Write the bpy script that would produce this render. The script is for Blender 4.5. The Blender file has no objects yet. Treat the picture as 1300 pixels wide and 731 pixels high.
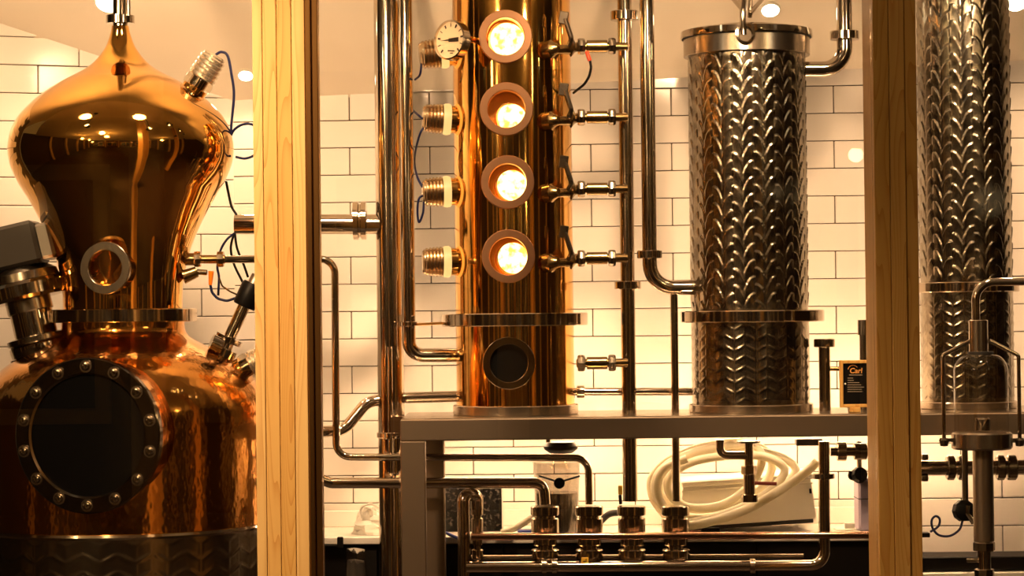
import bpy, math, random
import numpy as np
from mathutils import Vector, Matrix
random.seed(7)
sc = bpy.context.scene
col = sc.collection
R = math.radians

# ------------------------------------------------------------------ camera
F = 3000.0
CAMZ = 1.5
PITCH = math.atan(34.5 / F)
ROLL = R(0.65)
cd = bpy.data.cameras.new('camera'); cam = bpy.data.objects.new('camera', cd); col.objects.link(cam)
cd.sensor_fit = 'HORIZONTAL'; cd.sensor_width = 36; cd.lens = 36 * F / 1300.0
cd.clip_start = 0.05; cd.clip_end = 100
CR = Matrix.Rotation(R(90) + PITCH, 3, 'X') @ Matrix.Rotation(-ROLL, 3, 'Z')
cam.matrix_world = Matrix.Translation((0, 0, CAMZ)) @ CR.to_4x4()
sc.camera = cam
# ------------------------------------------------------------------ world, exposure
w = bpy.data.worlds.new('world'); sc.world = w; w.use_nodes = True
bg = w.node_tree.nodes['Background']; bg.inputs[0].default_value = (1.0, 0.72, 0.42, 1); bg.inputs[1].default_value = 0.05
vs = sc.view_settings
vs.view_transform = 'Standard'; vs.look = 'None'; vs.gamma = 1.0; vs.use_curve_mapping = False
vs.exposure = 1.25
sc.cycles.max_bounces = 12; sc.cycles.glossy_bounces = 6; sc.cycles.diffuse_bounces = 4
sc.cycles.transmission_bounces = 10; sc.cycles.transparent_max_bounces = 16
sc.cycles.caustics_reflective = False; sc.cycles.caustics_refractive = False
sc.cycles.sample_clamp_indirect = 6.0
WARM = (1.0, 0.635, 0.35)

# ------------------------------------------------------------------ helpers
def P(px, py, D):
    d = CR @ Vector(((px - 650) / F, (365.5 - py) / F, -1.0))
    return Vector((0, 0, CAMZ)) + d * (D / d.y)
def L(px, D): return px * D / F
def X(px, D, py=365): return P(px, py, D).x
def Z(py, D, px=650): return P(px, py, D).z

ORG = {}
def frame(axis):
    a = Vector(axis).normalized()
    t = Vector((0, 0, 1)) if abs(a.z) < 0.9 else Vector((0, 1, 0))
    u = t.cross(a).normalized(); v = a.cross(u).normalized()
    return a, u, v
class MB:
    def __init__(s): s.v = []; s.f = []
    def add(s, vs_, fs):
        o = len(s.v); s.v += [Vector(p) for p in vs_]; s.f += [tuple(i + o for i in f) for f in fs]; return s
    def box(s, lo, hi, b=0.003, M=None):
        lo = Vector(lo); hi = Vector(hi)
        for i in range(3):
            if lo[i] > hi[i]: lo[i], hi[i] = hi[i], lo[i]
        c = (lo + hi) / 2; h = (hi - lo) / 2; b = min(b, min(h) * 0.45)
        vs_ = []; idx = {}
        for sx in (-1, 1):
            for sy in (-1, 1):
                for sz in (-1, 1):
                    for k in range(3):
                        p = [sx * h.x, sy * h.y, sz * h.z]; sg = (sx, sy, sz)
                        for j in range(3):
                            if j != k: p[j] -= sg[j] * b
                        idx[(sx, sy, sz, k)] = len(vs_); q = c + Vector(p)
                        vs_.append(M @ q if M else q)
        fs = []
        S = (-1, 1)
        for k in range(3):
            i, j = (k + 1) % 3, (k + 2) % 3
            for sg in S:
                r = []
                for (a_, b_) in ((-1, -1), (1, -1), (1, 1), (-1, 1)):
                    t = [0, 0, 0]; t[k] = sg; t[i] = a_; t[j] = b_; r.append(idx[(t[0], t[1], t[2], k)])
                fs.append(tuple(r) if sg > 0 else tuple(r[::-1]))
        for k in range(3):
            i, j = (k + 1) % 3, (k + 2) % 3
            for a_ in S:
                for b_ in S:
                    def g(sk, ax):
                        t = [0, 0, 0]; t[k] = sk; t[i] = a_; t[j] = b_; return idx[(t[0], t[1], t[2], ax)]
                    q = (g(-1, i), g(1, i), g(1, j), g(-1, j))
                    fs.append(q if a_ * b_ < 0 else q[::-1])
        for sx in S:
            for sy in S:
                for sz in S:
                    t = tuple(idx[(sx, sy, sz, k)] for k in range(3)); fs.append(t if sx * sy * sz > 0 else t[::-1])
        return s.add(vs_, fs)
    def lathe(s, prof, o=(0, 0, 0), axis=(0, 0, 1), seg=48, u=None):
        # prof: list of (r, t) along the axis
        a, U, V = frame(axis); o = Vector(o); vs_ = []; fs = []; rings = []
        for (r, t) in prof:
            if r < 1e-6:
                rings.append([len(vs_)]); vs_.append(o + a * t)
            else:
                rings.append(list(range(len(vs_), len(vs_) + seg)))
                for k in range(seg):
                    th = 2 * math.pi * k / seg
                    vs_.append(o + a * t + (U * math.cos(th) + V * math.sin(th)) * r)
        for A, B in zip(rings[:-1], rings[1:]):
            if len(A) == 1 and len(B) == 1: continue
            for k in range(seg):
                n = (k + 1) % seg
                if len(A) == 1: fs.append((A[0], B[n], B[k]))
                elif len(B) == 1: fs.append((A[k], A[n], B[0]))
                else: fs.append((A[k], A[n], B[n], B[k]))
        return s.add(vs_, fs)
    def cyl(s, p0, p1, r, r2=None, b=0.0015, seg=28):
        p0 = Vector(p0); p1 = Vector(p1); h = (p1 - p0).length; r2 = r if r2 is None else r2
        b = min(b, h * 0.3, r * 0.5)
        return s.lathe([(0, 0), (r - b, 0), (r, b), (r2, h - b), (r2 - b, h), (0, h)], p0, p1 - p0, seg)
    def pipe(s, p0, p1, ro, ri, b=0.001, seg=40):   # annulus
        p0 = Vector(p0); p1 = Vector(p1); h = (p1 - p0).length
        return s.lathe([(ri, 0), (ro - b, 0), (ro, b), (ro, h - b), (ro - b, h), (ri, h), (ri, 0)], p0, p1 - p0, seg)
    def tube(s, pts, r, fil=0.0, seg=20, caps=True, nf=8):
        pts = [Vector(p) for p in pts]; path = []
        if fil > 0 and len(pts) > 2:
            path.append(pts[0])
            for i in range(1, len(pts) - 1):
                a = pts[i - 1] - pts[i]; b = pts[i + 1] - pts[i]
                la, lb = a.length, b.length; a.normalize(); b.normalize()
                ang = a.angle(b)
                if ang > math.pi - 0.02: path.append(pts[i]); continue
                d = min(fil / math.tan(ang / 2), la * 0.49, lb * 0.49); rr = d * math.tan(ang / 2)
                bis = (a + b).normalized(); c = pts[i] + bis * (rr / math.sin(ang / 2))
                s0 = pts[i] + a * d - c; s1 = pts[i] + b * d - c
                tot = s0.angle(s1)
                for k in range(nf + 1):
                    t = k / nf
                    path.append(c + (s0 * math.sin((1 - t) * tot) + s1 * math.sin(t * tot)) / math.sin(tot))
            path.append(pts[-1])
        else: path = pts
        n = len(path); vs_ = []; fs = []; prevU = None
        for i, p in enumerate(path):
            t = (path[min(i + 1, n - 1)] - path[max(i - 1, 0)]).normalized()
            if prevU is None: _, U, V = frame(t)
            else:
                U = (prevU - t * prevU.dot(t)).normalized(); V = t.cross(U).normalized()
            prevU = U
            for k in range(seg):
                th = 2 * math.pi * k / seg; vs_.append(p + (U * math.cos(th) + V * math.sin(th)) * r)
        for i in range(n - 1):
            for k in range(seg):
                m = (k + 1) % seg; fs.append((i * seg + k, i * seg + m, (i + 1) * seg + m, (i + 1) * seg + k))
        if caps:
            fs.append(tuple(range(seg))[::-1]); fs.append(tuple((n - 1) * seg + k for k in range(seg)))
        return s.add(vs_, fs)
    def build(s, name, m, parent=None, org=None, angle=32, label=None):
        o0 = ORG[parent.name] if parent is not None else Vector(org if org is not None else (0, 0, 0))
        me = bpy.data.meshes.new(name)
        me.from_pydata([tuple(p - o0) for p in s.v], [], s.f); me.update()
        me.materials.append(m)
        me.shade_smooth(); me.set_sharp_from_angle(angle=R(angle))
        ob = bpy.data.objects.new(name, me); col.objects.link(ob)
        ORG[ob.name] = o0.copy()
        if parent is not None: ob.parent = parent
        else: ob.location = o0
        if label: ob['label'] = label
        return ob
def tag(o, label=None, cat=None, group=None, kind=None):
    if label: o['label'] = label
    if cat: o['category'] = cat
    if group: o['group'] = group
    if kind: o['kind'] = kind
    return o
def thing(name, label, cat, loc, group=None):
    o = bpy.data.objects.new(name, None); col.objects.link(o); o.location = loc; o.empty_display_size = 0.05
    ORG[o.name] = Vector(loc)
    return tag(o, label, cat, group)
def struct(o): o['kind'] = 'structure'; return o

# ------------------------------------------------------------------ materials
def mat(name, color, rough=0.5, metal=0.0, **kw):
    m = bpy.data.materials.new(name); m.use_nodes = True
    nt = m.node_tree; b = nt.nodes['Principled BSDF']
    b.inputs['Base Color'].default_value = (*color, 1); b.inputs['Roughness'].default_value = rough
    b.inputs['Metallic'].default_value = metal
    for k, v in kw.items(): b.inputs[k.replace('_', ' ')].default_value = v
    return m
def nodes(m): return m.node_tree, m.node_tree.nodes['Principled BSDF']
def bump(m, kind='noise', scale=20.0, strength=0.2, dist=0.01, stretch=(1, 1, 1), detail=2.0):
    nt, b = nodes(m)
    tc = nt.nodes.new('ShaderNodeTexCoord'); mp = nt.nodes.new('ShaderNodeMapping'); mp.inputs['Scale'].default_value = stretch
    nt.links.new(tc.outputs['Object'], mp.inputs[0])
    if kind == 'noise':
        t = nt.nodes.new('ShaderNodeTexNoise'); t.inputs['Detail'].default_value = detail; out = t.outputs[0]
    else:
        t = nt.nodes.new('ShaderNodeTexVoronoi'); t.feature = 'SMOOTH_F1'; out = t.outputs['Distance']
    t.inputs['Scale'].default_value = scale
    nt.links.new(mp.outputs[0], t.inputs['Vector'])
    bp = nt.nodes.new('ShaderNodeBump'); bp.inputs['Strength'].default_value = strength; bp.inputs['Distance'].default_value = dist
    nt.links.new(out, bp.inputs['Height'])
    prev = b.inputs['Normal'].links
    if prev: nt.links.new(prev[0].from_socket, bp.inputs['Normal'])
    nt.links.new(bp.outputs[0], b.inputs['Normal']); return m
def vary(m, c1, c2, scale=8.0, stretch=(1, 1, 1), detail=4.0, lo=0.35, hi=0.65, rough=None):
    nt, b = nodes(m)
    tc = nt.nodes.new('ShaderNodeTexCoord'); mp = nt.nodes.new('ShaderNodeMapping'); mp.inputs['Scale'].default_value = stretch
    nt.links.new(tc.outputs['Object'], mp.inputs[0])
    t = nt.nodes.new('ShaderNodeTexNoise'); t.inputs['Scale'].default_value = scale; t.inputs['Detail'].default_value = detail
    nt.links.new(mp.outputs[0], t.inputs['Vector'])
    cr = nt.nodes.new('ShaderNodeValToRGB')
    cr.color_ramp.elements[0].position = lo; cr.color_ramp.elements[0].color = (*c1, 1)
    cr.color_ramp.elements[1].position = hi; cr.color_ramp.elements[1].color = (*c2, 1)
    nt.links.new(t.outputs[0], cr.inputs[0]); nt.links.new(cr.outputs[0], b.inputs['Base Color'])
    if rough:
        mr = nt.nodes.new('ShaderNodeMapRange'); mr.inputs[3].default_value = rough[0]; mr.inputs[4].default_value = rough[1]
        nt.links.new(t.outputs[0], mr.inputs[0]); nt.links.new(mr.outputs[0], b.inputs['Roughness'])
    return m
def emit(name, color, strength):
    m = mat(name, (0, 0, 0), 0.5); _, b = nodes(m)
    b.inputs['Emission Color'].default_value = (*color, 1); b.inputs['Emission Strength'].default_value = strength; return m
def glass(name, tint=(1, 1, 1), refl=1.0, rough=0.0):
    # clear thin pane: fresnel reflection over straight transmission
    m = bpy.data.materials.new(name); m.use_nodes = True; nt = m.node_tree
    for n in list(nt.nodes): nt.nodes.remove(n)
    out = nt.nodes.new('ShaderNodeOutputMaterial'); mx = nt.nodes.new('ShaderNodeMixShader')
    tr = nt.nodes.new('ShaderNodeBsdfTransparent'); tr.inputs[0].default_value = (*tint, 1)
    gl = nt.nodes.new('ShaderNodeBsdfGlossy'); gl.inputs['Roughness'].default_value = rough
    fr0 = nt.nodes.new('ShaderNodeLayerWeight'); fr0.inputs[0].default_value = 0.5
    fp = nt.nodes.new('ShaderNodeMath'); fp.operation = 'POWER'; fp.inputs[1].default_value = 5.0; nt.links.new(fr0.outputs['Facing'], fp.inputs[0])
    fr = nt.nodes.new('ShaderNodeMath'); fr.operation = 'MULTIPLY_ADD'; fr.inputs[1].default_value = 0.8; fr.inputs[2].default_value = 0.035; nt.links.new(fp.outputs[0], fr.inputs[0])
    ml = nt.nodes.new('ShaderNodeMath'); ml.operation = 'MULTIPLY'; ml.inputs[1].default_value = refl; ml.use_clamp = True
    nt.links.new(fr.outputs[0], ml.inputs[0]); nt.links.new(ml.outputs[0], mx.inputs[0])
    nt.links.new(tr.outputs[0], mx.inputs[1]); nt.links.new(gl.outputs[0], mx.inputs[2]); nt.links.new(mx.outputs[0], out.inputs[0])
    return m

M = {}
M['tile'] = vary(mat('glazed_tile', (0.86, 0.80, 0.72), 0.12), (0.85, 0.78, 0.70), (0.88, 0.82, 0.75), 2.5)
bump(M['tile'], 'noise', 9, 0.06, 0.01)
M['grout'] = mat('grout', (0.13, 0.10, 0.065), 0.9)
M['plaster'] = vary(mat('plaster', (0.8, 0.7, 0.56), 0.85), (0.80, 0.70, 0.56), (0.84, 0.74, 0.6), 3)
M['copper'] = bump(mat('polished_copper', (0.97, 0.54, 0.14), 0.05, 1.0), 'noise', 5.0, 0.12, 0.02)
M['copper_pipe'] = bump(mat('column_copper', (0.95, 0.53, 0.14), 0.07, 1.0), 'noise', 6.0, 0.16, 0.012, (1, 1, 0.12))
M['copper_ham'] = bump(bump(mat('hammered_copper', (0.78, 0.37, 0.09), 0.12, 1.0), 'voronoi', 70, 0.16, 0.004, (1, 1, 0.6)), 'noise', 4, 0.2, 0.02)
M['copper_in'] = mat('copper_inside', (0.95, 0.5, 0.15), 0.35, 1.0)
M['rail_reflect'] = mat('copper_reflect_steel', (0.42, 0.24, 0.15), 0.14, 1.0)  # copper reflection on the steel put into its base colour
M['rosy'] = mat('brushed_rosy_steel', (0.66, 0.36, 0.20), 0.30, 1.0)
M['steel'] = bump(mat('polished_steel', (0.56, 0.48, 0.39), 0.10, 1.0), 'noise', 14, 0.06, 0.006, (1, 1, 0.15))
M['steel_br'] = bump(mat('brushed_steel', (0.48, 0.41, 0.33), 0.24, 1.0), 'noise', 60, 0.10, 0.003, (1, 1, 0.08))
M['steel_ring'] = mat('blackened_steel', (0.15, 0.125, 0.10), 0.16, 1.0)
M['steel_dk'] = mat('dark_steel', (0.30, 0.25, 0.19), 0.22, 1.0)
M['jacket'] = vary(mat('embossed_steel', (0.3, 0.26, 0.21), 0.2, 1.0), (0.24, 0.205, 0.16), (0.42, 0.37, 0.29), 30, rough=(0.10, 0.26))
M['frame_st'] = bump(mat('satin_frame_steel', (0.32, 0.255, 0.19), 0.34, 0.9), 'noise', 120, 0.08, 0.003, (0.05, 1, 1))
M['brass'] = mat('tarnished_brass', (0.27, 0.185, 0.08), 0.24, 1.0)
M['bronze'] = bump(mat('bronze_trim', (0.40, 0.21, 0.07), 0.30, 1.0), 'noise', 60, 0.08, 0.002, (1, 1, 0.03))
M['black'] = mat('black_plastic', (0.004, 0.0037, 0.0035), 0.4, Specular_IOR_Level=0.15)
M['black_gl'] = mat('black_glass', (0.004, 0.004, 0.004), 0.06)
M['rubber'] = mat('rubber', (0.02, 0.018, 0.016), 0.6)
M['navy'] = mat('navy_cable', (0.005, 0.008, 0.045), 0.4, Specular_IOR_Level=0.2)
M['blue'] = mat('blue_plastic', (0.02, 0.05, 0.35), 0.4)
M['red'] = mat('red_plastic', (0.55, 0.04, 0.01), 0.35)
M['maroon'] = mat('maroon_plastic', (0.22, 0.03, 0.015), 0.4)
M['orange'] = mat('orange_plastic', (0.85, 0.22, 0.01), 0.35)
M['yellow'] = mat('yellow_tag', (0.80, 0.48, 0.04), 0.5)
M['white'] = mat('white_plastic', (0.82, 0.78, 0.68), 0.35)
M['hose'] = mat('milky_hose', (0.90, 0.85, 0.70), 0.3, Subsurface_Weight=0.0)
nt, b = nodes(M['hose'])          # translucent silicone
tl = nt.nodes.new('ShaderNodeBsdfTranslucent'); tl.inputs[0].default_value = (0.95, 0.88, 0.68, 1); mx = nt.nodes.new('ShaderNodeMixShader'); mx.inputs[0].default_value = 0.3
nt.links.new(b.outputs[0], mx.inputs[1]); nt.links.new(tl.outputs[0], mx.inputs[2]); nt.links.new(mx.outputs[0], nt.nodes['Material Output'].inputs[0])
M['worktop'] = mat('white_worktop', (0.85, 0.80, 0.72), 0.3)
M['cab'] = mat('black_cupboard', (0.006, 0.005, 0.0045), 0.45, Specular_IOR_Level=0.15)
M['grey'] = mat('grey_enamel', (0.065, 0.055, 0.043), 0.4)
M['purple'] = mat('lilac_plastic', (0.42, 0.36, 0.48), 0.45)
M['alum'] = mat('cast_aluminium', (0.55, 0.5, 0.43), 0.35, 1.0)
M['dial'] = mat('dial_face', (0.85, 0.72, 0.55), 0.5)
M['ink'] = mat('ink', (0.02, 0.015, 0.012), 0.5)
M['chalk'] = mat('orange_print', (0.75, 0.33, 0.07), 0.6)
M['chalk2'] = mat('pale_print', (0.34, 0.27, 0.20), 0.6)
M['pane'] = glass('window_glass', (0.99, 0.985, 0.97), 0.9)
M['bell'] = glass('bell_glass', (0.93, 0.90, 0.86), 1.2)
M['clear'] = glass('clear_lens', (0.97, 0.93, 0.85), 1.2)
M['bagfilm'] = glass('clear_film', (0.85, 0.82, 0.78), 2.0, 0.15)
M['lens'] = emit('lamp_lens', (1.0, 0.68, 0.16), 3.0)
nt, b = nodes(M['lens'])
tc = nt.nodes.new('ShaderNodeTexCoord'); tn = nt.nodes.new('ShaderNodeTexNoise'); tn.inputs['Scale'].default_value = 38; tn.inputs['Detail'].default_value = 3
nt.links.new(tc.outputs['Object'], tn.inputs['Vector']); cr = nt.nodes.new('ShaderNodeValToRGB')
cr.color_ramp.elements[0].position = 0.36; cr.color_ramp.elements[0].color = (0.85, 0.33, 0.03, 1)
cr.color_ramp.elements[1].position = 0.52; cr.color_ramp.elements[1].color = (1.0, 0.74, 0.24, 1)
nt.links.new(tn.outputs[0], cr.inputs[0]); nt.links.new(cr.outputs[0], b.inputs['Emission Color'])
M['lens_soft'] = emit('lamp_glow', (1.0, 0.60, 0.20), 0.52)
M['led'] = emit('downlight_lens', (1.0, 0.85, 0.6), 16.0)
M['led_room'] = emit('pendant_globe', (1.0, 0.66, 0.30), 13.0)
M['room_wall'] = mat('room_wall', (0.06, 0.032, 0.016), 0.8)
M['room_floor'] = mat('room_floor', (0.05, 0.03, 0.018), 0.45)
M['dark_win'] = mat('night_window', (0.01, 0.01, 0.012), 0.08)
def wood(name, c1, c2, seed):
    m = vary(mat(name, c1, 0.42), c1, c2, 2.0, (6, 6, 0.35), 6, 0.3, 0.7)
    nt, b = nodes(m)
    tc = nt.nodes.new('ShaderNodeTexCoord'); mp = nt.nodes.new('ShaderNodeMapping')
    mp.inputs['Scale'].default_value = (7, 7, 0.55); mp.inputs['Location'].default_value = (seed, seed * 2, seed * 3)
    nt.links.new(tc.outputs['Object'], mp.inputs[0])
    ns = nt.nodes.new('ShaderNodeTexNoise'); ns.inputs['Scale'].default_value = 1.6; ns.inputs['Detail'].default_value = 1.5
    nt.links.new(mp.outputs[0], ns.inputs['Vector'])
    ml = nt.nodes.new('ShaderNodeMath'); ml.operation = 'MULTIPLY'; ml.inputs[1].default_value = 16.0; nt.links.new(ns.outputs[0], ml.inputs[0])
    fr = nt.nodes.new('ShaderNodeMath'); fr.operation = 'FRACT'; nt.links.new(ml.outputs[0], fr.inputs[0])
    pw = nt.nodes.new('ShaderNodeMath'); pw.operation = 'POWER'; pw.inputs[1].default_value = 4.0; nt.links.new(fr.outputs[0], pw.inputs[0])
    mr = nt.nodes.new('ShaderNodeMath'); mr.operation = 'MULTIPLY'; mr.inputs[1].default_value = 0.7; nt.links.new(pw.outputs[0], mr.inputs[0])
    mx = nt.nodes.new('ShaderNodeMix'); mx.data_type = 'RGBA'; mx.blend_type = 'MULTIPLY'
    nt.links.new(mr.outputs[0], mx.inputs[0])
    src = b.inputs['Base Color'].links[0].from_socket
    nt.links.new(src, mx.inputs[6]); mx.inputs[7].default_value = (0.72, 0.52, 0.30, 1)
    nt.links.new(mx.outputs[2], b.inputs['Base Color']); return m
WOODS = [wood('oak_a', (0.66, 0.40, 0.12), (0.74, 0.48, 0.17), 1.3), wood('oak_b', (0.60, 0.34, 0.09), (0.70, 0.43, 0.13), 4.1),
         wood('oak_c', (0.56, 0.31, 0.07), (0.66, 0.39, 0.11), 7.7), wood('oak_d', (0.70, 0.46, 0.17), (0.76, 0.52, 0.21), 9.2)]

# ------------------------------------------------------------------ room shell
DW = 8.9
YAW = math.tan(R(2.5))
def wall_y(x): return DW - YAW * x            # back wall: right side a little closer
XC = -1.05                                    # corner with the angled left wall
LT = math.tan(R(22))
ZT = Z(112, DW)                               # where wall and sloping ceiling meet
SL = 0.8
def ceil_z(y): return ZT + SL * (DW - y)
YB = DW - (3.4 - ZT) / SL                     # slope ends at 3.4 m
m = MB()
m.add([(-3.2, 9.25, 3.5 + 0.0), (5.0, 9.25, 3.5), (5.0, 9.25, ceil_z(9.25)), (-3.2, 9.25, ceil_z(9.25)),
       (-3.2, YB, 3.4), (5.0, YB, 3.4), (5.0, YB, 3.5), (-3.2, YB, 3.5)],
      [(0, 1, 2, 3), (3, 2, 5, 4), (4, 5, 6, 7), (7, 6, 1, 0), (0, 3, 4, 7), (1, 6, 5, 2)])
struct(m.build('ceiling', M['plaster']))
m = MB().box((-6, -5, 3.4), (6, YB, 3.5), 0.001); struct(m.build('ceiling_room', M['plaster']))
m = MB().box((-6, -5, -0.1), (6, 9.6, 0.0), 0.001); struct(m.build('floor', M['room_floor']))
for nm, xa, xb in (('wall_side_left', -6.1, -6.0), ('wall_side_right', 6.0, 6.1)):
    struct(MB().box((xa, -5, 0), (xb, 9.6, 3.5), 0.001).build(nm, M['room_wall']))
struct(MB().box((-6, -5.1, 0), (6, -5.0, 3.5), 0.001).build('wall_rear', M['room_wall']))
# tiled walls: bed of grout + every tile as a piece
def tile_wall(name, o, dirx, n, ulo, uhi, u0, rows, wall_lo, wall_hi):
    # o origin on wall at u=0; u along dirx, n = normal towards viewer
    m = MB()
    q = [o + dirx * wall_lo - n * 0.004, o + dirx * wall_hi - n * 0.004]
    t = -n * 0.10
    z0, z1 = -CAMZ + 0.0, 1.6
    pts = []
    for p in (q[0], q[1], q[1] + t, q[0] + t):
        pts.append(Vector((p.x, p.y, 0.0)))
    top = [Vector((p.x, p.y, 3.3)) for p in pts]
    m.add(pts + top, [(0, 1, 5, 4), (1, 2, 6, 5), (2, 3, 7, 6), (3, 0, 4, 7), (4, 5, 6, 7), (3, 2, 1, 0)])
    wall = struct(m.build(name, M['grout'], None, (0, 0, 0)))
    me = None
    for (rz, par) in rows:
        u = u0 + (0.5 * TP if par else 0)
        k0 = math.floor((ulo - u) / TP)
        uu = u + k0 * TP
        while uu < uhi:
            a = uu + 0.002; b = uu + TP - 0.002
            a2 = max(a, wall_lo); b2 = min(b, wall_hi)
            if b2 - a2 > 0.02:
                full = (a2 == a and b2 == b)
                if full and me is not None:
                    ob = bpy.data.objects.new('tile', me); col.objects.link(ob)
                else:
                    mm = MB(); wd = b2 - a2
                    mm.box((0, -0.008, 0), (wd, 0.004, RH - 0.0035), 0.0022)
                    ob = mm.build('tile', M['tile'])
                    if full: me = ob.data
                p = o + dirx * a2
                rot = math.atan2(dirx.y, dirx.x)
                ob.parent = wall
                ob.location = (p.x, p.y, rz); ob.rotation_euler = (random.uniform(-.004, .004), 0, rot + random.uniform(-.003, .003))
            uu += TP
    return wall
RH = 0.1031; TP = 0.3035
zl0 = Z(114.8, DW)                            # a joint line at mid-frame
rows_main = [(zl0 + RH * k, k % 2) for k in range(-17, 2)]
dmain = Vector((1, -YAW, 0)).normalized(); nmain = Vector((-dmain.y, dmain.x, 0)) * -1
o_main = Vector((0, DW, 0))
uj = X(749.6, DW - 0.03, 130)
def parity(rows, flip): return [(z, (p + flip) % 2) for z, p in rows]
tile_wall('wall_back', o_main, dmain, nmain, XC, 2.75, uj, parity(rows_main, 1), XC / dmain.x, 2.9)
dleft = Vector((1, LT, 0)).normalized(); nleft = Vector((dleft.y, -dleft.x, 0))
o_left = Vector((XC, wall_y(XC), 0))
rows_left = [(zl0 - 0.012 + RH * k, k % 2) for k in range(-13, 6)]
tile_wall('wall_left', o_left, dleft, nleft, -1.35, -0.0, -0.13, parity(rows_left, 0), -1.9, 0.0)

# ------------------------------------------------------------------ lights of the bay: ceiling downlights and added spots
def spot(name, loc, target, power, size=70, blend=0.6, radius=0.05, color=WARM, parent=None):
    ld = bpy.data.lights.new(name, 'SPOT'); ld.energy = power; ld.color = color; ld.spot_size = R(size); ld.spot_blend = blend
    ld.shadow_soft_size = radius
    o = bpy.data.objects.new(name, ld); col.objects.link(o)
    d = Vector(target) - Vector(loc)
    q = d.to_track_quat('-Z', 'Y')
    if parent is not None:
        o.parent = parent; o.location = Vector(loc) - ORG[parent.name]
    else: o.location = loc
    o.rotation_euler = q.to_euler(); return o
def unseen_spot(loc, target, power, size, label, blend=0.9, radius=0.13):
    loc = Vector(loc); d = (Vector(target) - loc).normalized()
    t = thing('unseen_spotlight', label, 'spotlight', (loc.x, loc.y, 3.4), 'track spotlights above the stills')
    MB().cyl((loc.x, loc.y, 3.398), (loc.x, loc.y, 3.37), 0.05).build('ceiling_rose', M['black'], t)
    MB().cyl((loc.x, loc.y, 3.37), loc - d * 0.05, 0.008).build('stem', M['black'], t)
    MB().lathe([(0, -0.12), (0.04, -0.115), (0.05, -0.02), (0.052, 0.0), (0.046, 0.0), (0.04, -0.03), (0, -0.03)], loc, d, 24).build('shade', M['black'], t)
    MB().lathe([(0.038, -0.028), (0, -0.026)], loc, d, 24).build('bulb', M['led'], t)
    spot('spot', loc + d * 0.02, target, power, size, blend, radius, WARM, t)
for i, (x, tx, pw) in enumerate(((-1.9, -1.7, 55), (-0.75, -0.75, 115), (0.35, 0.35, 125), (1.35, 1.35, 85), (2.2, 2.3, 90))):  # spotlights added out of view to wash the tiled wall
    unseen_spot((x, 6.95, 3.2), (tx, 8.9, 0.95), pw, 60,
               'added unseen spotlight aimed at the tiles, ' + ('first', 'second', 'third', 'fourth', 'fifth')[i] + ' from the kettle')
for i, (x, pw) in enumerate(((-1.7, 48), (-0.6, 38), (0.6, 24), (1.75, 5))):  # uplights added out of view to brighten the sloping ceiling
    unseen_spot((x, 6.95, 2.62), (x, 8.6, 2.84), pw, 80, 'added unseen uplight aimed at the sloping ceiling, ' + ('first', 'second', 'third', 'fourth')[i] + ' from the kettle', 0.9, 0.08)
# light on the timber post from the viewer's side
unseen_spot((-1.75, 5.0, 3.1), (-0.7, 6.6, 1.6), 230, 60, 'black spotlight aimed at the timber post beside the kettle')

def downlight(px, py, wpx, label, power=6.0):
    # where the pixel's ray meets the sloping ceiling
    lo, hi = 7.0, 8.95
    for _ in range(50):
        mid = (lo + hi) / 2; p = P(px, py, mid)
        if p.z > ceil_z(p.y): hi, lo = hi, lo; hi = mid if False else hi
        # ceiling falls away with distance: nearer -> ceiling higher
        if p.z < ceil_z(p.y): lo = mid
        else: hi = mid
        if lo > hi: lo, hi = hi, lo
    p = P(px, py, (lo + hi) / 2)
    n = Vector((0, -SL, -1)).normalized()
    r = L(wpx, p.y) / 2
    t = thing('ceiling_downlight', label, 'downlight', p, 'downlights in the sloping ceiling')
    MB().lathe([(r, 0.0), (r * 1.18, 0.0), (r * 1.18, 0.006), (r, 0.008), (r, 0.0)], p - n * 0.001, n, 32).build('trim_ring', M['white'], t)
    MB().lathe([(0, 0.009), (r * 0.6, 0.008), (r, 0.003)], p, n, 32).build('lens', M['led'], t)
    spot('spot', p + n * 0.03, p + n * 0.3 + Vector((0, 0, -0.7)), power, 120, 0.8, 0.03, WARM, t)
downlight(139, 2, 34, 'bright round downlight beside the neck of the copper still', 16)
downlight(312, 95, 18, 'small round downlight beside the timber post left of the pipes', 5)
downlight(978, 12, 22, 'round downlight above the lid of the clamped steel column', 6)
downlight(1290, 4, 24, 'round downlight beside the top of the rightmost steel column', 6)

# viewer's room: what the polished metal mirrors
PL = ['warm globe pendant lamp nearest the glass on the far kettle side', 'warm globe pendant lamp by the windows on the kettle side', 'warm globe pendant lamp by the windows on the bell side',
      'warm globe pendant lamp nearest the glass on the bell side', 'warm globe pendant lamp hung in front of the copper kettle', 'warm globe pendant lamp midway along the kettle side wall',
      'small warm globe lamp mirrored in the glass beside the dimly lit post']
for i, (x, y, zl, rl) in enumerate(((-3.4, 4.0, 2.85, .14), (-4.4, -1.5, 2.5, .14), (4.4, -1.5, 2.5, .14), (3.4, 4.0, 2.85, .14), (-1.6, 4.2, 2.95, .14), (-3.9, 1.2, 2.95, .14), (2.32, -2.6, 2.55, .05))):
    t = thing('pendant_lamp', PL[i], 'lamp', (x, y, 3.4), 'pendant lamps in the room')
    MB().cyl((x, y, 3.398), (x, y, 3.36), 0.06).build('ceiling_rose', M['black'], t)
    MB().cyl((x, y, 3.36), (x, y, zl + rl), 0.006, seg=8).build('cord', M['black'], t)
    MB().lathe([(0.03, rl + .03), (0.05, rl), (0.03, rl - .01)], (x, y, zl), (0, 0, 1), 20).build('cap', M['brass'], t)
    MB().lathe([(rl * math.sin(k * math.pi / 12), -rl * math.cos(k * math.pi / 12)) for k in range(13)], (x, y, zl), (0, 0, 1), 24).build('globe', M['led_room'], t)
n = 1
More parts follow.
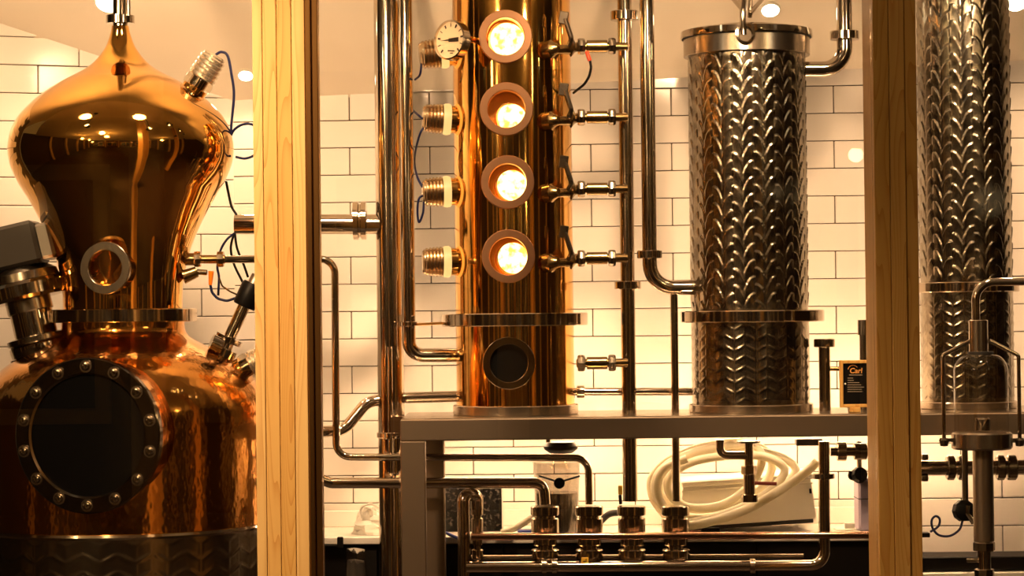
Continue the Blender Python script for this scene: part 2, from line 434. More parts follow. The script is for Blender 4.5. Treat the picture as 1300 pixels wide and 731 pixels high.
for x in (-4.2, -1.4, 1.4, 4.2):
    f = MB()
    for xa, xb, za, zb in ((-1.1, -0.98, 0.7, 2.7), (0.98, 1.1, 0.7, 2.7), (-0.98, 0.98, 0.7, 0.82), (-0.98, 0.98, 2.58, 2.7), (-0.05, 0.05, 0.82, 2.58)):
        f.box((x + xa, -5.0, za), (x + xb, -4.92, zb), 0.004)
    o = struct(f.build('window_%d' % n, WOODS[1])); n += 1
    MB().box((x - 0.98, -4.99, 0.82), (x + 0.98, -4.97, 2.58), 0.002).build('pane', M['dark_win'], o)

for k, (x, y) in enumerate(((-5.9, -3.5), (-5.9, -1.2), (-5.9, 1.1), (-5.9, 3.4), (-5.9, 5.6), (5.9, -3.5), (5.9, -1.2), (5.9, 1.1), (5.9, 3.4), (5.9, 5.6), (-2.8, -4.9), (0, -4.9), (2.8, -4.9))):
    struct(MB().box((x - .12, y - .12, 0.001), (x + .12, y + .12, 3.398), 0.004).build('trim_%d' % (k + 3), WOODS[3]))  # unseen uprights added to give the metal streaked reflections

# ------------------------------------------------------------------ glazed timber partition
DP = 6.6
def post(label, edges, order, depths):
    xs = [X(e, DP) for e in edges]
    t = thing('timber_post', label, 'post', ((xs[0] + xs[-1]) / 2, DP + 0.06, 0), 'timber posts of the glazed partition')
    for i in range(len(xs) - 1):
        b = MB().box((xs[i] + 0.0007, DP + depths[i], 0.001), (xs[i + 1] - 0.0007, DP + 0.20, 3.398), 0.0016)
        b.build('board', WOODS[order[i]], t)
    return t
post('brightly lit oak post with bronze glazing strip, right of the copper pot still', [323, 336, 354, 373, 390], [3, 0, 1, 3], [0, 0.001, 0.0005, 0.0015])  # paler boards put the stronger light into this post's colour
post('dimly lit oak post of grooved boards beside the glass spirit bell', [1112, 1132, 1152, 1167.5], [2, 1, 2], [0.002, 0.0, 0.004])  # darker boards put the weaker light into this post's colour
t = thing('glazing_channel', 'pair of bronze metal strips running up the side of the brightly lit oak post', 'trim', (X(398, DP), DP, 0))
for a, b in ((390.5, 397.6), (399, 406.5)):
    MB().box((X(a, DP), DP - 0.006, 0.001), (X(b, DP), DP + 0.06, 3.398), 0.002).build('strip', M['bronze'], t)
MB().box((X(397, DP), DP + 0.006, 0.001), (X(399.6, DP), DP + 0.05, 3.398), 0.001).build('groove_gasket', M['rubber'], t)
for k, (a, b) in enumerate(((-500, 323), (406.5, 1112), (1167.5, 1900))):
    o = MB().box((X(a, DP) + 0.0005, DP + 0.03, 0.001), (X(b, DP) - 0.0005, DP + 0.04, 3.398), 0.001).build('window_%d' % (n + k), M['pane'])
    struct(o)

# ------------------------------------------------------------------ generic pieces
def ring_flange(root, name, c, r, z0, z1, m_, inner=None, b=0.003):
    return MB().lathe([(r * 0.7, z0), (r - b, z0), (r, z0 + b), (r, z1 - b), (r - b, z1), (r * 0.7, z1)], (c.x, c.y, 0), (0, 0, 1), 96).build(name, m_, root)
def relief_cyl(root, name, c, r, z0, z1, mode, m_, nu=420, step=0.0038, ncol=34, pitch=0.057, amp=0.0042):
    nv = int((z1 - z0) / step) + 1
    th = np.linspace(0, 2 * np.pi, nu, endpoint=False); zz = np.linspace(z0, z1, nv)
    T, ZZ = np.meshgrid(th, zz)
    uc = T / (2 * np.pi) * ncol; ci = np.floor(uc); a = uc - ci; par = ci % 2
    s = np.where(par > 0.5, 1 - a, a)
    rng = np.random.RandomState(3)
    jit = rng.uniform(-0.12, 0.12, ncol + 1)[ci.astype(int)]
    if mode == 'scale':
        t = ZZ / pitch + s * 0.75 - 0.25 * np.sin(np.pi * a) + np.where(par > 0.5, 0.5, 0.0) + jit * 0.6
        fr = t - np.floor(t)
        h = amp * (fr ** 1.3) * (0.35 + 0.65 * np.sin(np.pi * np.clip(a, 0, 1)) ** 0.7)
    else:
        t = ZZ / (pitch * 0.64) - s * 0.55
        fr = t - np.floor(t)
        g = np.exp(-((fr - 0.5) / 0.10) ** 2) * np.clip(np.sin(np.pi * a) * 1.4, 0, 1)
        v = np.exp(-((np.minimum(a, 1 - a)) / 0.07) ** 2)
        h = amp * 0.42 * (g + 0.6 * v * (par < 0.5))
    edge = np.clip(np.minimum(ZZ - z0, z1 - ZZ) / 0.03, 0, 1); h = h * edge
    rr = r + h
    v = np.stack([c.x + rr * np.sin(T), c.y - rr * np.cos(T), ZZ], -1).reshape(-1, 3) - np.array(ORG[root.name])
    I = np.arange(nv - 1)[:, None] * nu; K = np.arange(nu)[None, :]; N = (K + 1) % nu
    f = np.stack([I + K, I + N, I + nu + N, I + nu + K], -1).reshape(-1, 4)
    me = bpy.data.meshes.new(name); me.from_pydata(v.tolist(), [], f.tolist()); me.update(); me.materials.append(m_); me.shade_smooth()
    o = bpy.data.objects.new(name, me); col.objects.link(o); o.parent = root; ORG[o.name] = ORG[root.name]; return o
def round_port(root, c, axis, ro, ri, length, ring_m, tube_m, name='sight_port', t_ring=0.02, bolts=0):
    # c: centre of the outer face; axis points outward
    a = Vector(axis).normalized()
    neck = MB().lathe([(ro * 0.86, -length), (ro * 0.86, -t_ring), (ri, -t_ring), (ri, -length)], c, a, 48).build(name, tube_m, root)
    ring = MB().lathe([(ri, -t_ring), (ro - 0.002, -t_ring), (ro, -t_ring + 0.002), (ro, -0.002), (ro - 0.002, 0), (ri + 0.002, 0), (ri, -0.002), (ri, -t_ring)], c, a, 64).build('ring', ring_m, neck)
    return neck

# ------------------------------------------------------------------ steel support frame
DF = 8.02
ZTOP = Z(531, DF, 650)
zf0 = Z(558.5, DF, 650)
xl = X(508.5, DF, 600); xl2 = X(540, DF, 600); xr = X(1385, DF, 600)
bh = ZTOP - zf0; DB = 8.36
t = thing('support_frame', 'brushed steel box-section frame carrying the columns', 'frame', (xl, DF, 0))
MB().box((xl, DF, zf0), (xr, DF + 0.07, ZTOP), 0.004).build('front_rail', M['frame_st'], t)
MB().box((xl, DB, zf0 + 0.003), (xr, DB + 0.06, ZTOP - 0.001), 0.004).build('back_rail', M['frame_st'], t)
MB().box((xl, DF + 0.07, zf0), (xl + 0.07, DB, ZTOP - 0.0005), 0.004).build('side_rail', M['frame_st'], t)
MB().box((xl + 0.005, DF + 0.004, ZTOP - 0.0005), (xr, 8.56, ZTOP + 0.0025), 0.001).build('deck', M['steel_br'], t)
MB().box((xl, DF + 0.0006, 0.001), (xl2, DF + 0.085, zf0), 0.004).build('leg', M['frame_st'], t)
xb = X(541, DB, 640); xb2 = X(565, DB, 640)
MB().box((xb - 0.01, DB, 0.001), (xb2, DB + 0.06, zf0 + 0.003), 0.004).build('leg', M['frame_st'], t)
MB().box((xr - 0.08, DF, 0.001), (xr, DF + 0.08, zf0), 0.004).build('leg', M['frame_st'], t)
MB().box((xr - 0.08, DB, 0.001), (xr, DB + 0.06, zf0), 0.004).build('leg', M['frame_st'], t)
ZD = ZTOP + 0.003
GLOW = emit('batten_glow', WARM, 27.0)
t = thing('unseen_batten', 'slim unseen light batten added behind the rear edge of the deck', 'lamp', (0.4, 8.6, ZTOP - 0.05))  # hidden strip added to light wall and ceiling from behind the deck
MB().box((xl + .02, 8.565, ZTOP - 0.06), (1.75, 8.605, ZTOP - 0.045), 0.003).build('housing', M['alum'], t)
MB().box((xl + .03, 8.568, ZTOP - 0.0445), (1.74, 8.602, ZTOP - 0.037), 0.002).build('diffuser', GLOW, t)
MB().box((xl + .03, 8.568, ZTOP - 0.067), (1.74, 8.602, ZTOP - 0.0605), 0.002).build('diffuser', GLOW, t)

t = thing('unseen_batten', 'short unseen light batten added under the deck above the coiled hose', 'lamp', (0.8, 8.33, ZTOP - 0.004))  # second hidden strip, added to brighten the hose
MB().box((0.35, 8.315, ZTOP - 0.022), (1.15, 8.35, ZTOP - 0.003), 0.003).build('housing', M['alum'], t)
MB().box((0.36, 8.319, ZTOP - 0.028), (1.14, 8.346, ZTOP - 0.0225), 0.002).build('diffuser', emit('batten_glow_short', WARM, 12.0), t)

# ------------------------------------------------------------------ copper column
DC = 8.3; DCF = 8.1
c = P(653, 365, DC); rc = L(75, DC)
ZC_TOP = 2.64
t = thing('copper_column', 'tall polished copper column with glowing round sight glasses', 'still column', (c.x, c.y, ZD))
ports = [(641.5, 46), (643, 138), (644.5, 231), (645.5, 325)]
pz = []
for (px, py) in ports + [(646, 461)]:
    q = P(px, py, DC - rc - 0.02); pz.append(q)
rp = L(34, 8.07); rpi = L(24, 8.07)
# shell with holes for the ports
m = MB(); nu = 120; z0c, z1c = ZD, ZC_TOP; nv = 150
vsx = []; fcs = []
for j in range(nv + 1):
    z = z0c + (z1c - z0c) * j / nv
    for k in range(nu):
        th = 2 * math.pi * k / nu; vsx.append((c.x + rc * math.sin(th), c.y - rc * math.cos(th), z))
for j in range(nv):
    zc = z0c + (z1c - z0c) * (j + .5) / nv
    for k in range(nu):
        th = 2 * math.pi * (k + .5) / nu; xx = c.x + rc * math.sin(th)
        if math.cos(th) > 0 and any((xx - q.x) ** 2 + (zc - q.z) ** 2 < (rpi + 0.008) ** 2 for q in pz): continue
        n2 = (k + 1) % nu
        fcs.append((j * nu + k, j * nu + n2, (j + 1) * nu + n2, (j + 1) * nu + k))
m.add(vsx, fcs).build('shell', M['copper_pipe'], t)
MB().lathe([(rc, 0), (rc, 0.004), (0.02, 0.03), (0, 0.03)], (c.x, c.y, ZC_TOP), (0, 0, 1), 64).build('top_cap', M['copper_pipe'], t)
ring_flange(t, 'middle_flange', c, L(93, DC), Z(414, 8.06), Z(397.5, 8.06), M['steel'])
ring_flange(t, 'base_flange', c, L(79.5, DC), ZD, Z(516, 8.09), M['steel_br'])
offs = [(3, 2, 23), (7, 10, 19), (6, 3, 20), (6, 2, 20)]
for q, (ox, oy, orr) in zip(pz[:4], offs):
    a = Vector((0, -1, 0))
    pt = round_port(t, q, a, rp, rpi, 0.09, M['rosy'], M['copper_in'], t_ring=0.024)
    MB().lathe([(0, -0.014), (rpi - 0.0005, -0.014)], q, a, 40).build('glass', M['clear'], pt)
    lc = q + Vector((L(ox, 8.1), 0.075, -L(oy, 8.1)))
    lr = L(orr, 8.1)
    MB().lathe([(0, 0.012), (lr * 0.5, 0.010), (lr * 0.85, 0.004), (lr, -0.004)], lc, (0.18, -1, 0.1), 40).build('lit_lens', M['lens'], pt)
    MB().lathe([(lr * 1.0, -0.02), (lr * 1.12, -0.02), (lr * 1.12, 0.004), (lr, 0.004)], lc, (0.18, -1, 0.1), 40).build('lens_rim', M['copper_in'], pt)
    MB().lathe([(rpi * 1.3, -0.1), (0, -0.1)], q, a, 40).build('back_plate', M['copper_in'], pt)
q = pz[4]
pt = round_port(t, q, (0, -1, 0), L(33.5, 8.07), L(24, 8.07), 0.09, M['steel'], M['copper_pipe'], t_ring=0.022)
MB().lathe([(0, -0.014), (L(24, 8.07), -0.014)], q, (0, -1, 0), 40).build('glass', M['black_gl'], pt, label='black glass')

# pressure gauge at upper left of the column
g = P(573, 51, 8.02); ga = Vector((-0.62, -0.76, 0.06)).normalized(); gr = L(25.5, 8.02)
t = thing('dial_gauge', 'round dial thermometer on the copper column above the sight lamps', 'gauge', g)
MB().cyl(P(600, 50, 8.14), g - ga * 0.012, 0.011).build('stem', M['copper_pipe'], t)
MB().lathe([(0, -0.026), (gr * 0.94, -0.026), (gr, -0.02), (gr, 0.012), (gr * 0.93, 0.014), (gr * 0.93, 0.004)], g, ga, 48).build('case', M['steel'], t)
fc = MB().lathe([(gr * 0.94, 0.004), (0, 0.004)], g, ga, 48).build('face', M['dial'], t)
_, gu, gv = frame(ga)
if gu.x < 0: gu, gv = -gu, -gv
if gv.z < 0: gv = -gv
def gp(a, b, h=0.0055): return g + ga * h + gu * a * gr + gv * b * gr
tk = MB()
for k in range(11):
    an = R(225 - 27 * k); r0, r1, wv = 0.66, 0.84, 0.022 if k % 2 else 0.045
    ca, sa = math.cos(an), math.sin(an)
    tk.add([gp(ca * r0 - sa * wv, sa * r0 + ca * wv), gp(ca * r1 - sa * wv, sa * r1 + ca * wv), gp(ca * r1 + sa * wv, sa * r1 - ca * wv), gp(ca * r0 + sa * wv, sa * r0 - ca * wv)], [(0, 1, 2, 3)])
tk.add([gp(-.15, -.55), gp(.3, -.6), gp(.3, -.55), gp(-.15, -.5)], [(0, 1, 2, 3)]); tk.add([gp(.0, -.68), gp(.2, -.7), gp(.2, -.66), gp(.0, -.64)], [(0, 1, 2, 3)])
tk.build('dial_marks', M['ink'], fc)
MB().add([gp(-.72, .0, .007), gp(-.1, -.03, .007), gp(-.1, -.10, .007), gp(.55, -.12, .007), gp(.55, .1, .007), gp(-.1, .08, .007), gp(-.1, .04, .007)], [(0, 1, 2, 3, 4, 5, 6)]).build('pointer', M['ink'], fc)
MB().lathe([(gr * 0.93, 0.010), (0, 0.0105)], g, ga, 48).build('cover_glass', M['clear'], t)

# ------------------------------------------------------------------ screw-cap sight lamps
def lamp_fit(base, axis, r, ln, label, lit=True, group='screw-cap lamps on the copper stills'):
    a = Vector(axis).normalized(); base = Vector(base)
    t = thing('sight_lamp', label, 'lamp', base, group)
    MB().cyl(base - a * 0.03, base + a * ln * 0.16, r * 0.95).build('socket', M['copper_pipe'], t)
    MB().lathe([(r * 0.8, ln * 0.14), (r * 1.02, ln * 0.15), (r * 1.08, ln * 0.22), (r * 1.09, ln * 0.32), (r * 1.0, ln * 0.40), (r * 0.8, ln * 0.41)], base, a, 40).build('glow_ring', M['lens_soft'] if lit else M['clear'], t)
    if not lit: MB().lathe([(r * 0.7, ln * 0.1), (r * 0.7, ln * 0.42)], base, a, 32).build('inner_sleeve', M['steel'], t)
    pr = [(r * 0.8, ln * 0.39), (r * 1.02, ln * 0.40)]
    nthr = 5
    for k in range(nthr):
        z = ln * (0.42 + 0.55 * k / nthr); dz = ln * 0.55 / nthr
        rr = r * (1.04 - 0.12 * (k / nthr) ** 1.5)
        pr += [(rr * 0.90, z), (rr, z + dz * 0.22), (rr, z + dz * 0.68), (rr * 0.90, z + dz * 0.95)]
    pr += [(r * 0.86, ln), (r * 0.72, ln * 1.05), (0, ln * 1.06)]
    MB().lathe(pr, base, a, 40).build('ribbed_cap', M['brass_l'], t)
    return t, base + a * ln * 1.05
M['brass_l'] = mat('pale_ribbed_alloy', (0.58, 0.44, 0.27), 0.24, 1.0)
M['brass_w'] = mat('white_ribbed_alloy', (0.80, 0.70, 0.55), 0.25, 0.9)
def cable(pts, label, r=0.004, m_=None, name='cable', group=None):
    # Catmull-Rom through the points
    p = [Vector(q) for q in pts]; p = [2 * p[0] - p[1]] + p + [2 * p[-1] - p[-2]]; path = []
    for i in range(1, len(p) - 2):
        for k in range(8):
            u = k / 8
            path.append(0.5 * ((2 * p[i]) + (p[i + 1] - p[i - 1]) * u + (2 * p[i - 1] - 5 * p[i] + 4 * p[i + 1] - p[i + 2]) * u * u + (3 * p[i] - p[i - 1] - 3 * p[i + 1] + p[i + 2]) * u ** 3))
    path.append(p[-2])
    o = MB().tube(path, r, 0, 8).build(name, m_ or M['navy'], None, path[0], 60)
    return tag(o, label, 'cable' if name == 'cable' else name, group)
DLm = 8.27
ordn = ['beside the dial gauge', 'second from the top', 'third from the top', 'nearest the steel flange']
for i, (px, py, dx, dy) in enumerate(((574, 66, -1, 0.10), (578, 152, -1, -0.05), (578, 243, -1, 0.02), (578, 332, -1, 0.0))):
    b = P(px, py, DLm)
    lamp_fit(b, Vector((dx, -0.12, -dy)), L(18.5, DLm), L(40, DLm), 'ribbed screw-cap lamp glowing on the left of the copper column, ' + ordn[i])
cable([P(536, 70, 8.25), P(535, 82, 8.24), P(533, 95, 8.25), P(527, 101, 8.3)], 'short navy cable hanging from the lamp beside the dial gauge')
cable([P(540, 153, 8.25), P(532, 147, 8.24), P(524, 140, 8.36)], 'short navy cable above the second lamp of the copper column')
cable([P(541, 158, 8.25), P(534, 168, 8.24), P(529, 185, 8.28), P(526, 205, 8.38), P(530, 225, 8.28), P(538, 240, 8.25)], 'navy cable looping between the second and third column lamps')
cable([P(540, 247, 8.25), P(532, 252, 8.24), P(530, 268, 8.25), P(532, 282, 8.25), P(537, 270, 8.24), P(538, 256, 8.24)], 'navy cable loop hanging under the third column lamp')

# ------------------------------------------------------------------ side valves between copper column and upright pipe
def side_valve(py, i, label, lever=True, wire=False):
    D = 8.18
    o = P(735, py, D)
    t = thing('drain_valve', label, 'valve', o, 'valves between the copper column and its upright pipe')
    cx = o.x; z = o.z
    def q(dx, dy=0.0, dz=0.0): return Vector((cx + L(dx, D), D + dy, z + L(dz, D)))
    r = L(1, D)
    MB().cyl(q(-3), q(62, 0.02), 5.5 * r).build('body_tube', M['brass'], t)
    MB().lathe([(0, 0), (9.5 * r, 0.001), (10.5 * r, 0.006), (10.5 * r, 0.020), (9.5 * r, 0.026), (0, 0.027)], q(-2), (1, 0.03, 0), 8).build('union_nut', M['steel_dk'], t)
    MB().cyl(q(10), q(36), 8 * r).build('coupling', M['brass'], t)
    MB().lathe([(0, 0), (9.5 * r, 0.001), (10.5 * r, 0.006), (10.5 * r, 0.020), (9.5 * r, 0.026), (0, 0.027)], q(37), (1, 0.03, 0), 8).build('union_nut', M['steel_dk'], t)
    if lever:
        b = q(-35, -0.07, -6)
        MB().lathe([(0, -0.03), (10 * r, -0.028), (11 * r, -0.012), (12 * r, 0.0), (8 * r, 0.012), (6 * r, 0.026), (0, 0.03)], b, (0.75, -0.35, 0.05), 24).build('ball_housing', M['brass'], t)
        MB().tube([b, q(-12, -0.03, -5), q(-2)], 6 * r, 0.02, 14).build('inlet_elbow', M['brass'], t)
        MB().tube([q(-14, -0.07, -2), q(-10, -0.085, 6), q(-18, -0.08, 32)], 3.2 * r, 0.02, 10).build('lever', M['steel_dk'], t)
        MB().box((-0.016, -0.006, -0.022), (0.016, 0.006, 0.022), 0.004, Matrix.Translation(q(-20, -0.08, 33)) @ Matrix.Rotation(0.15, 4, 'Y')).build('lever_grip', M['steel_dk'], t)
        MB().lathe([(0, 0), (9 * r, 0.002), (13 * r, 0.012), (0, 0.014)], q(-6, -0.02, -1), (-1, -0.2, 0), 24).build('collar', M['brass'], t)
for i, (py, lab) in enumerate(((59, 'brass lever valve beside the topmost sight glass with a red-tipped wire'), (149, 'brass lever valve beside the second sight glass from the top'),
                               (240, 'brass lever valve beside the third sight glass from the top'), (328, 'brass lever valve beside the lowest glowing sight glass'))):
    side_valve(py, i, lab)
side_valve(461, 4, 'small brass coupling without lever beside the black sight glass', False)
w_ = thing('probe_wire', 'black wire with red tip curling below the topmost side valve', 'wire', P(746, 66, 8.14))
MB().tube([P(745, 66, 8.14), P(747, 72, 8.13), P(749, 77, 8.13)], 0.007, 0, 10).build('tip', M['red'], w_)
MB().tube([P(749, 76, 8.13), P(750.5, 86, 8.13), P(748, 97, 8.13), P(742, 107, 8.14), P(733, 114, 8.17), P(728, 118, 8.2)], 0.0045, 0.04, 8).build('lead', M['black'], w_)

# ------------------------------------------------------------------ pipes
def pipe_run(label, pts, rpx, D, m_=None, fil=0.06, rings=(), name='pipe', seg=24):
    """pts in (px,py[,D]); rings: (px,py,axis,rpx,halflen_px)"""
    pp = [P(a[0], a[1], a[2] if len(a) > 2 else D) for a in pts]
    m_ = m_ or M['steel']
    if not rings:
        return tag(MB().tube(pp, L(rpx, D), fil, seg).build(name, m_, None, pp[-1]), label, 'pipe')
    t = thing(name, label, 'pipe', pp[-1])
    MB().tube(pp, L(rpx, D), fil, seg).build('tube', m_, t)
    for (px, py, ax, rr, hl) in rings:
        o = P(px, py, D if len(pts[0]) < 3 else D); a = Vector(ax).normalized(); h = L(hl, D)
        MB().lathe([(L(rpx, D) * 0.9, -h), (L(rr, D) - 0.002, -h), (L(rr, D), -h + 0.002), (L(rr, D), h - 0.002), (L(rr, D) - 0.002, h), (L(rpx, D) * 0.9, h)], o, a, 32).build('clamp_ring', M['steel'], t)
    return t
VZ = (0, 0, 1); HX = (1, 0, 0)
def vpt(px, py, D, pyref=365):   # keep an upright run truly vertical
    p = P(px, pyref, D); z = P(px, py, D).z; return Vector((p.x, D, z))
def upright(label, px, py0, py1, rpx, D, m_=None, rings=(), pyref=365, tail=(), fil=0.06, head=(), seg=28):
    a = vpt(px, py0, D, pyref); b = vpt(px, py1, D, pyref)
    m_ = m_ or M['steel']
    pts = [P(*h) for h in head] + [a, b] + [P(*q) for q in tail]
    t = thing('pipe', label, 'pipe', b)
    MB().tube(pts, L(rpx, D), fil, seg).build('tube', m_, t)
    for (py, rr, hl) in rings:
        o = vpt(px, py, D, pyref); h = L(hl, D); R1 = L(rr, D)
        MB().lathe([(L(rpx, D) * 0.9, -h), (R1 - 0.002, -h), (R1, -h + 0.002), (R1, h - 0.002), (R1 - 0.002, h), (L(rpx, D) * 0.9, h)], o, VZ, 32).build('clamp_ring', M['steel'], t)
    return t
t = upright('thick steel pipe standing left of the copper column', 495, -36, 1000, 17, 8.38, rings=((552, 19, 3.5),))
MB().tube([P(298, 284.5, 8.38), P(488, 284.5, 8.38)], L(12.5, 8.52), 0, 28).build('branch_tube', M['steel'], t)
MB().lathe([(L(12, 8.52), -L(8, 8.52)), (L(24, 8.52), -L(8, 8.52)), (L(24, 8.52), -L(2, 8.52)), (L(21, 8.52), -L(1, 8.52)), (L(21, 8.52), L(1, 8.52)), (L(24, 8.52), L(2, 8.52)), (L(24, 8.52), L(8, 8.52)), (L(12, 8.52), L(8, 8.52))],
           P(457, 280, 8.38), HX, 36).build('branch_flange', M['steel'], t)
upright('slim steel pipe elbowing into the copper column below its flange', 518.5, -60, 451, 8.7, 8.3, M['copper_st'] if 'copper_st' in M else M['steel'], rings=((411, 11, 3),), tail=((585, 451, 8.34),), fil=0.05)
pipe_run('thin bare rod between the steel pipe elbow and the column flange', [(524, 412), (565, 410)], 1.8, 8.3, M['copper_pipe'], name='tie_rod')
upright('thin steel rod clamped to the front of the thick pipe', 494, 440, 578, 3.2, 8.3, rings=((553, 8, 4),))
pipe_run('short steel pipe joining the copper column base from the left', [(508, 505), (582, 503)], 7, 8.38)
upright('steel riser pipe fed by the side valves of the copper column', 796.5, -60, 636, 9.3, 8.28, rings=((20, 18, 6), (362, 17, 5)), pyref=330)
upright('steel pipe with elbow entering the left side of the clamped column', 823, -72, 365, 9.4, 8.24, rings=((323, 16, 5),), tail=((884, 365, 8.27),), fil=0.09, pyref=180)
upright('slim steel pipe rising from the manifold beside the clamped column', 857, 368, 636, 5, 8.3, pyref=500)
pipe_run('thin steel pipe linking copper column and clamped column low down', [(726, 497), (880, 497)], 5, 8.42, rings=((737, 497, HX, 8, 5),))
upright('steel pipe with elbow entering the upper right of the clamped column', 1072, -60, 88, 10, 8.3, rings=((45, 18.5, 5.5),), tail=((1015, 88, 8.3),), fil=0.085, pyref=40)
# pipes leaving the still
pipe_run('thin steel pipe bending down behind the oak post then along to the manifold', [(262, 329, 7.92), (330, 329, 7.98), (380, 329, 8.25), (425, 329, 8.28), (427, 580, 8.28), (747, 581, 8.28), (748, 640, 8.28)], 4.8, 8.28, fil=0.05)
pipe_run('steel pipe running left to right below the deck into the first union', [(330, 604, 8.1), (398, 605, 8.2), (420, 613, 8.22), (690, 613, 8.25), (692, 640, 8.25)], 7, 8.22, fil=0.035)
pipe_run('bent steel pipe rising to the thick pipe beside the oak post', [(330, 549, 8.2), (436, 547, 8.34), (466, 510, 8.36), (490, 507, 8.38)], 7.5, 8.34, fil=0.07)

# lower manifold
def union_fitting(px, label, s=1.0, D=8.26):
    b = vpt(px, 716, D, 680)
    t = thing('union_fitting', label, 'pipe fitting', b, 'unions on the lower manifold')
    def lat(y0, y1, r, nm, ch=0.003, seg=40):
        za = Z(y1, D, px); zb = Z(y0, D, px); rr = L(r * s, D)
        MB().lathe([(0, za), (rr - ch, za), (rr, za + ch), (rr, zb - ch), (rr - ch, zb), (0, zb)], (b.x, D, 0), VZ, seg).build(nm, M['steel_un'], t)
    lat(642, 654, 18, 'upper_collar'); lat(653, 658, 13, 'neck'); lat(657, 677, 17.5, 'union_nut', 0.003, 16); lat(676, 692, 15.5, 'body')
    lat(691, 698, 11, 'lower_neck'); lat(697, 710, 17.5, 'lower_collar'); lat(709, 722, 9, 'stub')
M['steel_un'] = bump(mat('union_steel', (0.48, 0.40, 0.30), 0.16, 1.0), 'noise', 12, 0.06, 0.006)
for px, lab in ((692, 'steel union on the manifold nearest the clear jug'), (748, 'steel union on the manifold with the curved pipe end'),
                (802, 'steel union under the riser pipe of the copper column'), (858, 'steel union in front of the coiled white hose')):
    union_fitting(px, lab)
union_fitting(606, 'small steel union beside the frame leg', 0.42, 8.26)
tag(MB().tube([vpt(589, 1000, 8.2, 680), vpt(589, 628, 8.2, 680), vpt(606, 628, 8.25, 680), vpt(606, 645, 8.26, 680)], L(8, 8.2), 0.024, 24).build('pipe', M['steel'], None, P(589, 731, 8.2)), 'upright steel pipe with hooked top beside the frame leg', 'pipe')
pipe_run('steel rail coloured with its copper reflection running across the front of the manifold unions', [(598, 681), (1110, 679)], 4.6, 8.14, M['rail_reflect'], name='manifold_rail')
t = thing('manifold_pipe', 'thick steel manifold pipe turning up beside the hose box', 'pipe', P(592, 718, 8.17))
MB().tube([P(592, 720, 8.17), P(1047, 717.5, 8.17), P(1046, 560, 8.17)], L(7.2, 8.17), 0.05, 24).build('tube', M['steel'], t)
for px in (691, 704, 955): MB().cyl(P(px - 3.5, 718.5, 8.17), P(px + 3.5, 718.5, 8.17), L(10, 8.17)).build('clamp', M['steel_br'], t)
MB().cyl(vpt(1046, 601, 8.17, 640), vpt(1046, 607.5, 8.17, 640), L(14, 8.17)).build('clamp', M['steel_dk'], t)
MB().box(P(738, 716, 8.155), P(747, 707, 8.17), 0.002).build('yellow_tag', M['yellow'], t, label='small yellow tag with an arrow')
mk = MB(); D_ = 8.1535
def quad(mb, x0, y0, x1, y1, D): mb.add([P(x0, y1, D), P(x1, y1, D), P(x1, y0, D), P(x0, y0, D)], [(0, 1, 2, 3)])
quad(mk, 740.5, 712, 744.5, 713, D_); quad(mk, 743.5, 709.5, 744.5, 713, D_)
mk.add([P(740.0, 712.5, D_), P(741.8, 714, D_), P(741.8, 711, D_)], [(0, 1, 2)]); mk.build('arrow_print', M['ink'], t)
pipe_run('thin dark pipe lying behind the manifold pipe', [(598, 708), (1020, 706)], 3.4, 8.33, M['steel_red2'] if 'steel_red2' in M else M['steel_dk'])

# drain valve hanging from the deck
D = 8.22; b = vpt(951, 637, D, 600)
t = thing('drain_cock', 'steel drain cock with red lever hanging below the clamped column', 'valve', b)
def lat(root, px, y0, y1, r, D, nm, m_, ch=0.002, seg=32, pyr=600):
    o = vpt(px, y1, D, pyr); za = Z(y1, D, px); zb = Z(y0, D, px); rr = L(r, D)
    return MB().lathe([(0, za), (rr - ch, za), (rr, za + ch), (rr, zb - ch), (rr - ch, zb), (0, zb)], (o.x, D, 0), VZ, seg).build(nm, m_, root)
lat(t, 951, 559.5, 562, 15, D, 'top_flange', M['steel_dk']); lat(t, 951, 561, 594, 5.8, D, 'stem', M['steel'])
lat(t, 951, 591, 602, 10, D, 'hex_nut', M['steel_un'], 0.002, 6); lat(t, 951, 601, 629, 7.5, D, 'body', M['steel_un']); lat(t, 951, 627, 637, 10.5, D, 'outlet_nut', M['steel_un'], 0.002, 10)
MB().tube([P(958, 613, D - .02), P(986, 614, D - .03)], L(2.4, D), 0, 10).build('lever', M['maroon'], t, label='dark red lever')
MB().tube([P(914, 558, D), P(914, 578, D), P(948, 578.5, D)], L(5.3, D), 0.05, 18).build('side_elbow', M['steel'], t)

# ------------------------------------------------------------------ clamped steel column
c = P(951.5, 365, DC); rs = L(75, DC)
t = thing('steel_column', 'embossed stainless column with clamped lid beside the oak post', 'still column', (c.x, c.y, ZD))
zlow = Z(409, 8.06, 951); zup = Z(394, 8.06, 951)
relief_cyl(t, 'upper_jacket', c, rs - 0.004, zup, Z(58, 8.1, 951), 'scale', M['jacket'])
relief_cyl(t, 'lower_jacket', c, rs - 0.002, Z(515, 8.1, 951), zlow, 'arrow', M['jacket'])
ring_flange(t, 'middle_flange', Vector((c.x + L(3, DC), c.y, 0)), L(91, DC), zlow, zup, M['steel'])
ring_flange(t, 'base_flange', c, L(78.5, DC), ZD, Z(515, 8.08, 951), M['steel_br'])
zb0, zb1, zb2 = Z(63, 8.08, 951), Z(40, 8.08, 951), Z(29, 8.08, 951)
MB().lathe([(rs * 0.9, zb0), (L(79.5, DC), zb0), (L(80, DC), zb0 + 0.002), (L(80, DC), zb1)], (c.x, c.y, 0), VZ, 96).build('lid_band', M['steel_br'], t)
